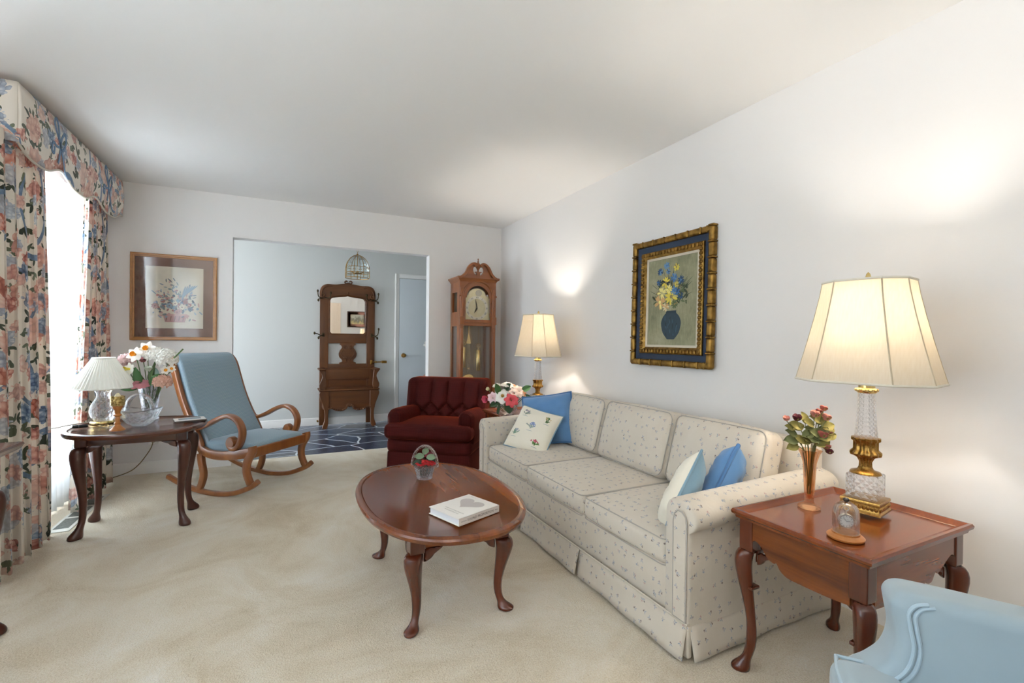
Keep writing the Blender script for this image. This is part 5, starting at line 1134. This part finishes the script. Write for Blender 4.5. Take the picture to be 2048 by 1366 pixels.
text_geo(b, 'SOUND PROPORTION', .0145, M_ @ TR(.006, 0, 0)); text_geo(b, 'EDITION', .007, M_ @ TR(-.086, 0, 0)); text_geo(b, 'PRESS', .007, M_ @ TR(.094, 0, 0)); b.build('spine_text', INKG, t, smooth=0)
# ---------------- things on the near end table ----------------
ZE = .558
t = thing('amber_vase', 'tall amber glass trumpet vase with dried roses on the near end table', 'vase', (1.742, 1.05, ZE+.001))
b = MB(); b.lathe([(.001, 0), (.034, 0), (.036, .004), (.033, .010), (.018, .018), (.014, .026), (.016, .06), (.019, .12), (.021, .165), (.029, .20), (.037, .213), (.035, .215), (.026, .203), (.018, .165), (.016, .12), (.011, .05), (.001, .03)], 40, flute=lambda a, z: (.10*math.cos(6*a) if z > .19 else .05*math.cos(6*a))); b.build('vase_body', AMBER, t, smooth=60)
t = thing('pocket_watch_dome', 'pocket watch under a glass dome on round wooden base, near end table', 'watch display', (1.578, .838, ZE-.0005), .5); t.scale = (1.2, 1.2, 1.2)
b = MB(); b.lathe([(.001, 0), (.036, 0), (.041, .003), (.042, .007), (.038, .011), (.031, .014), (.031, .018), (.001, .018)], 40); b.build('wooden_base', TURNED, t)
b = MB(); b.lathe([(.0285, .018), (.029, .02), (.029, .065), (.027, .078), (.022, .088), (.012, .094), (.004, .0955), (.001, .0955)], 40); dm_ = b.build('glass_dome', CLEAR, t, mods=[('solid', .0015)])
b = MB(); b.sphere((0, 0, .101), .0075, n=12, sz=.8); b.build('dome_knob', plain('black_knob', '#241d18', .3), dm_)
WX = TR(.002, 0, .046) @ RZ(-1.25) @ RX(PI/2)
b = MB(WX); b.lathe([(.001, -.004), (.016, -.004), (.019, -.001), (.019, .002), (.017, .005), (.0155, .0045), (.001, .0045)], 32); b.loop([(.006*math.cos(a), .031+.006*math.sin(a), 0) for a in [2*PI*k/16 for k in range(16)]], .0012, 6); b.tube([(0, .018, 0), (0, .025, 0)], .003, 8); wt = b.build('watch_case', plain('watch_silver', '#b9b7b0', .25, .9), t)
b = MB(WX); b.flat([(.0152*math.cos(a), .0152*math.sin(a), .0052) for a in [2*PI*k/28 for k in range(28)]]); wf = b.build('watch_dial', plain('watch_white', '#e8e8e6', .4), wt, smooth=0)
b = MB(WX); b.box(-.0006, .0006, 0, .011, .0056, .006, xf=RZ(.7)); b.box(-.0007, .0007, 0, .008, .0056, .006, xf=RZ(-1.4))
for k in range(12): b.box(-.0005, .0005, .0115, .014, .0056, .006, xf=RZ(k*PI/6))
b.build('watch_hands', BLACK, wf, smooth=0)
b = MB(); b.tube(cr([(.006, .012, .018), (.007, .014, .06), (.005, .008, .083), (.002, .0, .082), (.0015, -.001, .075)], 6), .0014, 6); b.build('watch_stand', GOLD, t)
# ---------------- flowers ----------------
RV = Vector((.898, -.44, 0)); FV = Vector((.44, .898, 0))
GRN = plain('stem_green', '#5f7a4a', .6); LFG = plain('leaf_green', '#3f6b3a', .5); LFD = plain('leaf_deep_green', '#2c4a2c', .55)
PW, PY, PO = plain('white_petal', '#f3f1ea', .6), plain('yellow_petal', '#f0d84a', .6), plain('orange_trumpet', '#e9a22a', .6)
PPK, PDP, PPE, PGR = plain('pale_pink_petal', '#e2c3c2', .6), plain('dusty_pink_petal', '#bf7d83', .7), plain('peach_petal', '#dbb09c', .65), plain('pale_green_petal', '#d3dccb', .6)
def stem_to(o, p, root, bend=.03, r=.0028, mat=None):
    b = MB(); q = Vector(root)-Vector(p); b.tube(cr([(0, 0, 0), tuple(q*.35+Vector((0, 0, bend))), tuple(q)], 8), r, 6); b.build('stem', mat or GRN, o)
def florets(mb, r, n, fr_, mat=0, sq=.75, spread=1.):
    for i in range(n):
        z = 1-2*(i+.5)/n*spread*.72; a = i*2.399963; q = math.sqrt(max(0, 1-z*z)); d = Vector((q*math.cos(a), q*math.sin(a), z*sq)); M = TR(*(d*r)) @ aim(d) @ RZ(random.random()*3)
        for k in range(4): mb.grid(lambda u, v: (fr_*u*math.cos(k*PI/2)-(v-.5)*fr_*.9*math.sin(PI*(.15+.7*u))*math.sin(k*PI/2), fr_*u*math.sin(k*PI/2)+(v-.5)*fr_*.9*math.sin(PI*(.15+.7*u))*math.cos(k*PI/2), .25*fr_*u*u), 2, 2, mat, xf=M)
def daffodil(o, face, r, pm, cm, trumpet=.5):
    M = aim(face); b = MB(M)
    for k in range(6):
        a = k*PI/3; z0 = .001*(k % 2)
        b.grid(lambda u, v: (r*u*math.cos(a)-(v-.5)*r*.75*math.sin(PI*(.1+.82*u))*math.sin(a), r*u*math.sin(a)+(v-.5)*r*.75*math.sin(PI*(.1+.82*u))*math.cos(a), z0+.12*r*u*u-.1*r*abs(v-.5)), 5, 4)
    b.build('petals', pm, o)
    b = MB(M); b.lathe([(.001, 0), (r*.16, .0), (r*.22, r*trumpet*.5), (r*.34, r*trumpet), (r*.31, r*trumpet), (r*.18, r*trumpet*.4), (.001, .004)], 18, flute=lambda a, z: .08*math.cos(9*a)*(z > r*trumpet*.6)); b.build('trumpet', cm, o)
random.seed(31)
V0 = Vector((-.79, 3.79, .617)); G1 = 'flowers in the flared crystal vase'
def fl(label, dx, dz, dy, root=(0, 0)):
    p = V0+RV*dx+FV*dy; o = thing('flower', label, 'flower', (p.x, p.y, V0.z+dz), 0, G1)
    stem_to(o, o.location, (V0.x+root[0], V0.y+root[1], V0.z+.07)); return o
cam_dir = (-RV*.05-FV*.8+Vector((0, 0, .15)))
o = fl('white daffodil with orange trumpet, topmost in the crystal vase', -.006, .462, -.02, (.005, 0)); daffodil(o, (-.2, -.9, .35), .052, PW, PO, .42)
o = fl('white daffodil with yellow trumpet, just left of the topmost one', -.058, .425, -.05, (-.01, -.01)); daffodil(o, (-.35, -.9, .25), .050, PW, PO, .55)
o = fl('bright yellow daffodil at lower left of the crystal vase bouquet', -.085, .332, -.06, (-.012, 0)); daffodil(o, (-.6, -.8, .1), .042, PW, PY, .9)
o = fl('large fluffy white hydrangea at the middle of the crystal vase bouquet', .022, .42, .02, (.01, .01)); b = MB(); florets(b, .058, 60, .022); b.build('petals', PW, o)
o = fl('white spray of small blossoms at right of the crystal vase bouquet', .105, .395, .01, (.015, .005)); b = MB(); florets(b, .056, 56, .022, sq=1.15); b.build('petals', PW, o)
o = fl('white narcissus with orange eye at far right top of the vase bouquet', .15, .408, -.01, (.015, 0)); daffodil(o, (.1, -.9, .3), .030, PW, PO, .25)
o = fl('white narcissus with orange eye at far right, above the peach bloom', .125, .325, -.03, (.012, 0)); daffodil(o, (.25, -.9, .2), .030, PW, PO, .25)
o = fl('second white narcissus beside the peach bloom, slightly higher', .155, .335, -.02, (.012, .01)); daffodil(o, (.35, -.9, .1), .026, PW, PO, .25)
o = fl('pale pink lilac spray at far left of the crystal vase bouquet', -.135, .392, -.02, (-.014, 0)); b = MB(); florets(b, .042, 34, .019); b.build('petals', PPK, o)
o = fl('pale pink lilac tip, leftmost and lower in the crystal vase bouquet', -.165, .362, -.02, (-.014, .01)); b = MB(); florets(b, .030, 24, .017); b.build('petals', PPK, o)
o = fl('dusty pink tulip behind the two white daffodils in the crystal vase', -.045, .385, .0, (-.005, .01)); b = MB(); petal_ball(b, (0, 0, 0), .034, 6, 0, .35, (-.1, -.2, 1)); b.build('petals', PDP, o)
o = fl('dusty pink carnation hanging low over the crystal vase rim', -.012, .248, -.07, (0, -.01)); b = MB(); petal_ball(b, (0, 0, 0), .062, 13, 0, 1.15, (-.05, -.35, 1), 4); b.build('petals', PDP, o)
o = fl('peach pink bloom at the right over the crystal vase rim', .105, .248, -.03, (.012, -.005)); b = MB(); florets(b, .046, 40, .024); b.build('petals', PPE, o)
o = fl('pale green rosebud in the middle of the crystal vase bouquet', .028, .33, -.05, (.004, -.004)); b = MB(); petal_ball(b, (0, 0, 0), .034, 6, 0, .3, (.1, -.2, 1)); b.build('petals', PGR, o)
o = fl('green flower spike rising at the far right of the vase bouquet', .19, .44, .0, (.015, .008)); b = MB()
for i in range(9): q = i/9; b.sphere((.02-.05*q, .0, .02-.06*q), .0055, n=6)
b.build('buds', GRN, o)
for lab, dx, dz, dy, d, ln, w, m in (('broad green leaf at lower left of the crystal vase bouquet', -.02, .215, -.05, (-.95, -.35, .25), .13, .10, LFG), ('broad green leaf at the back of the crystal vase bouquet', .0, .22, .04, (-.2, .5, 1), .14, .07, LFD), ('broad green leaf at front right of the crystal vase bouquet', .04, .225, -.05, (.4, -.4, .7), .10, .06, LFG), ('short green leaf between the daffodils and the carnation', -.02, .225, -.05, (-.25, -.3, 1), .12, .05, LFG), ('long strap leaf arching left in the crystal vase bouquet', -.01, .22, .0, (-.6, -.1, .9), .17, .02, GRN), ('long upright strap leaf in the middle of the crystal vase bouquet', .01, .22, -.02, (.12, -.05, 1), .2, .02, GRN), ('long strap leaf arching right in the crystal vase bouquet', .03, .22, .0, (.6, -.1, .8), .15, .02, GRN), ('dark green leaf at lower right of the crystal vase bouquet', .05, .225, -.03, (.8, -.3, .5), .09, .05, LFD)):
    p = V0+RV*dx+FV*dy; o = thing('vase_leaf', lab, 'leaf', (p.x, p.y, V0.z+dz), 0, 'leaves in the flared crystal vase'); b = MB(); leaf(b, (0, 0, 0), d, ln, w, 0, .25); b.build('leaf_blade', m, o); stem_to(o, o.location, (V0.x, V0.y, V0.z+.08), 0)
# rose bowl on the far end table
B0 = Vector((1.665, 3.455, .5525))
t = thing('glass_bowl', 'round clear glass bowl of silk roses on the far end table', 'bowl', tuple(B0))
b = MB(); b.lathe([(.001, 0), (.045, 0), (.066, .02), (.078, .05), (.076, .08), (.066, .105), (.063, .105), (.072, .08), (.074, .05), (.06, .022), (.001, .008)], 36); b.build('bowl_body', CLEAR, t)
G2 = 'roses in the glass bowl'
CORAL, BLUSH, PNK, ORG, YC = plain('coral_petal', '#d9545c', .6), plain('blush_petal', '#efd6c8', .6), plain('light_pink_petal', '#ecccd0', .6), plain('apricot_petal', '#e29a6c', .6), plain('stamen_gold', '#b08a3a', .6)
HOT = plain('hot_pink_petal', '#d95a72', .6); WIV = plain('ivory_petal', '#f2ece0', .6)
def rs(label, dx, dz, dy, r, m, up, n=7, op=1., core=None, lay=4):
    p = B0+RV*dx+FV*dy; o = thing('rose', label, 'flower', (p.x, p.y, B0.z+dz), 0, G2); b = MB(); petal_ball(b, (0, 0, 0), r, n, 0, op, up, lay); b.build('petals', m, o)
    if core: b = MB(); b.sphere(tuple(Vector(up).normalized()*.006), r*.22, n=10); b.build('flower_centre', core, o)
    stem_to(o, o.location, (B0.x+dx*.15, B0.y, B0.z+.03), -.01); return o
rs('large coral rose at the front of the glass bowl', .028, .125, -.09, .062, CORAL, (-.28, -.9, .35), 7, .95)
rs('open white rose with golden centre left of the coral one', -.045, .155, -.07, .062, PW, (-.45, -.85, .45), 6, 1.15, YC, 2)
rs('pale pink rose at the left side of the glass bowl', -.128, .135, -.03, .055, PNK, (-.8, -.6, .3), 7, .7)
rs('large blush rose at upper right of the glass bowl', .09, .19, -.03, .060, BLUSH, (.1, -.8, .6), 8, .85)
rs('second blush rose tucked behind the coral one', .05, .18, -.05, .05, BLUSH, (-.1, -.75, .6), 7, .8)
rs('ivory white rose at the top of the glass bowl bouquet', .0, .245, .0, .050, WIV, (0, -.4, 1), 8, 1.)
rs('small ivory blossom at upper left, behind the big green leaf', -.098, .232, .01, .036, WIV, (-.4, -.3, 1), 6, .8)
rs('small ivory blossom right of the topmost rose', -.035, .24, .015, .03, WIV, (-.2, -.3, 1), 6, .9)
rs('hot pink drooping bloom at the far left edge of the glass bowl', -.185, .12, .0, .045, HOT, (-.9, -.4, -.1), 6, .5)
rs('apricot blossom at the top right of the glass bowl bouquet', .042, .232, .01, .03, ORG, (.1, -.5, .9), 6, .9)
rs('apricot blossom at the far right edge of the glass bowl bouquet', .142, .165, -.01, .034, ORG, (.6, -.6, .4), 6, .9)
rs('cream bud pointing left above the hot pink bloom', -.165, .20, .0, .026, plain('cream_bud', '#e6e2b8', .6), (-.8, -.3, .5), 5, .25)
for lab, dx, dz, dy, d, ln, w, m in (('bright green leaf standing at upper left of the rose bowl', -.075, .165, -.04, (-.35, -.3, .8), .10, .055, LFG), ('green leaf at the upper right edge of the rose bowl', .11, .185, -.01, (.7, -.3, .5), .09, .055, LFG), ('green leaf at the lower right edge of the rose bowl', .11, .14, -.03, (.8, -.4, .1), .08, .05, LFD), ('dark leaf at the lower left edge of the rose bowl', -.085, .095, -.04, (-.8, -.4, -.15), .09, .055, LFD), ('large dark leaf hanging down over the front of the rose bowl', .0, .11, -.085, (0, -.35, -1), .095, .075, LFD), ('thin leafy sprig trailing to the table left of the rose bowl', -.07, .10, -.05, (-.3, -.35, -.9), .12, .025, LFD), ('dark leaf filling the gap behind the open white rose', -.015, .20, .0, (0, -.6, .5), .08, .06, LFD)):
    p = B0+RV*dx+FV*dy; o = thing('rose_leaf', lab, 'leaf', (p.x, p.y, B0.z+dz), 0, 'leaves in the glass bowl'); b = MB(); leaf(b, (0, 0, 0), d, ln, w, 0, .2); b.build('leaf_blade', m, o); stem_to(o, o.location, (B0.x+dx*.15, B0.y, B0.z+.04), 0)
# dried roses in the amber vase
D0 = Vector((1.742, 1.05, .559)); G3 = 'dried roses in the amber vase'
DP, DR, DB, OLV = plain('dried_pink', '#cf8f80', .8), plain('dried_plum', '#6a3038', .8), plain('dried_rose', '#b86c60', .8), plain('dried_olive_leaf', '#8f8648', .75)
OL2 = plain('dried_green_leaf', '#6f7448', .75)
def dr(label, px, py, r, m, dy=0., op=.3):
    dx, dz = (px-1616)/543, (1006-py)/543; p = D0+RV*dx+FV*dy; o = thing('dried_rose', label, 'flower', (p.x, p.y, D0.z+dz), 0, G3)
    r *= 1.35; b = MB(); petal_ball(b, (0, 0, 0), r, 6, 0, op, (dx*3, -.25, .9), 3); b.build('petals', m, o)
    b = MB()
    for k in range(5): leaf(b, (0, 0, -r*.25), (math.cos(k*1.26), math.sin(k*1.26), .35), r*.8, r*.3, 0, -.3)
    b.build('sepals', OLV, o)
    top = Vector((dx*.32, 0, .225)); rt = D0+RV*(dx*.05)+Vector((0, 0, .05)); rim = D0+RV*top.x+FV*dy*.3+Vector((0, 0, top.z))
    b = MB(); loc = Vector(o.location); b.tube(cr([(0, 0, -r*.3), tuple((rim-loc)*.5+Vector((0, 0, .008))), tuple(rim-loc), tuple(rt-loc)], 7), .0016, 6); b.build('stem', OL2, o)
    if dz > .24:
        b = MB(); s = random.choice((-1, 1))
        for k, f in enumerate((.35, .62, .85)): q = (rim-loc)*f; leaf(b, q, (s*(-1)**k*.8*RV.x+.1, s*(-1)**k*.8*RV.y-.25, .45), .046, .036, k % 2, .3)
        b.build('leaves', [OLV, OL2], o)
random.seed(41)
for a in (('pale dried rosebud leaning farthest left in the amber vase', 1568, 829, .013, DP), ('dark plum dried rose beside the leftmost pale bud', 1586, 827, .018, DR, -.01), ('pink dried rose standing at upper middle of the amber vase', 1621, 819, .019, DP, -.01), ('dusty dried rose highest of all in the amber vase', 1642, 808, .015, DB), ('dusty dried rose just under the highest one, left', 1638, 815, .013, DB, .015), ('pink dried rose below the two highest in the amber vase', 1642, 825, .019, DP, -.015), ('tiny dried rosebud on the right, between two pink roses', 1648, 841, .010, DB), ('large rosy dried rose right of centre in the amber vase', 1634, 858, .021, DB, -.02), ('pink dried rose farthest right at mid height', 1653, 857, .016, DP), ('rosy dried rose low on the right above the vase rim', 1645, 883, .016, DB, -.01), ('dark plum dried rose lowest right beside the vase rim', 1654, 894, .016, DR)): dr(*a)
for lab, px, py, d, ln, m in (('olive dried leaf at the far left of the amber vase', 1584, 850, (-.5, .1, .3), .03, OLV), ('olive green dried leaf drooping left over the amber vase rim', 1592, 872, (-.9, .3, .15), .04, OL2), ('lower brown dried leaf at left of the amber vase rim', 1592, 882, (-.9, .2, -.1), .035, OLV), ('yellowish dried leaf left of centre in the amber vase', 1606, 838, (-.2, 0, 1), .035, OLV), ('yellow dried leaf right under the pink roses', 1633, 838, (.3, -.2, .7), .036, OLV), ('broad green dried leaf in the middle of the amber vase', 1628, 868, (.1, -.5, .6), .045, OL2), ('green dried leaf in front of the amber vase rim', 1612, 878, (-.2, -.6, .3), .04, OL2)):
    dx, dz = (px-1616)/543, (1006-py)/543; p = D0+RV*dx; o = thing('dried_leaf', lab, 'leaf', (p.x, p.y, D0.z+dz), 0, 'dried leaves in the amber vase'); b = MB(); leaf(b, (0, 0, 0), d, ln*1.25, ln*1.0); b.build('leaf_blade', m, o)
    rim = D0+RV*dx*.3+Vector((0, 0, .2))-p-Vector((0, 0, dz)); b = MB(); b.tube([(0, 0, 0), tuple(rim*.6+Vector((0, 0, .004))), tuple(rim), tuple(rim+Vector((0, 0, -.12))-RV*dx*.25)], .0014, 5); b.build('stem', OL2, o)
# foyer stand with white flowers, mostly hidden by the opening's right jamb
t = thing('plant_stand', 'small round pinkish wooden stand in the foyer peeking past the right jamb', 'stand', (1.70, 5.7, -.006))
b = MB(); b.lathe([(.001, .69), (.12, .69), (.13, .70), (.13, .712), (.12, .716), (.001, .716)], 36); b.build('tabletop', plain('pink_wood', '#b08478', .4), t)
b = MB(); b.lathe([(.001, 0), (.12, 0), (.115, .02), (.03, .05), (.02, .12), (.028, .35), (.018, .5), (.03, .66), (.06, .692), (.001, .692)], 24); b.build('pedestal', plain('pink_wood', '#b08478', .4), t)
t = thing('foyer_vase', 'small white vase on the foyer stand behind the right jamb', 'vase', (1.68, 5.7, .7105)); b = MB(); b.lathe([(.001, 0), (.04, 0), (.055, .08), (.045, .16), (.03, .2), (.035, .22), (.03, .22), (.001, .18)], 24); b.build('vase_body', WHITE, t)
t = thing('white_bouquet', 'spray of white flowers in the foyer vase peeking past the right jamb', 'flowers', (1.68, 5.7, .90)); b = MB()
for i in range(7):
    a = random.uniform(-.9, .9); p = (-.10*math.cos(a)*(.4+.6*random.random()), .06*math.sin(a*2), .12+.13*random.random())
    florets(b, .001, 1, .02); M = TR(*p); q = MB(M); florets(q, .02, 12, .014); b.v += q.v; n0 = len(b.v)-len(q.v); b.f += [[k+n0 for k in f] for f in q.f]; b.m += q.m; b.uv += q.uv
b.build('petals', PW, t); b = MB()
for i in range(6): a = -.8+i*.3; b.tube(cr([(0, 0, -.1), (-.03, .0, .05), (-.09*math.cos(a), .05*math.sin(a), .18)], 5), .002, 5)
b.build('stem', GRN, t)
# framed picture on the wall behind the camera, seen in the hall mirror
t = thing('framed_landscape', 'dark framed landscape with pink mat, reflected in the hall tree mirror', 'framed picture', (1.93, YN, 1.70), PI)
mb = MB(); frame_y(mb, -.28, .28, -.235, .235, 0, .02, [(0, 0), (0, .02), (.018, .022), (.022, .01)]); mb.build('frame', plain('dark_frame', '#4a2c1c', .4), t)
mb = MB(); frame_y(mb, -.26, .26, -.215, .215, -.008, .07, [(0, 0), (.075, 0)]); mb.build('picture_mat', plain('pink_mat', '#c98f7c', .8), t, smooth=0)
q = NT('misty_trees'); n = q.noise(q.map(q.co(), (9, 1, 4)), 2.4, 6, .7).outputs[0]; z = q.xyz(q.co())[2]; q.P(Base_Color=q.ramp(q.ma('ADD', n, q.ma('MULTIPLY', z, 1.2)), [(.35, L('#d9c48e')), (.47, L('#7f8072')), (.62, L('#c3c0b2'))]), Roughness=.7)
mb = MB(); mb.flat([(-.19, -.007, -.145), (.19, -.007, -.145), (.19, -.007, .145), (-.19, -.007, .145)]); mb.build('print_sheet', q.m, t, smooth=0)
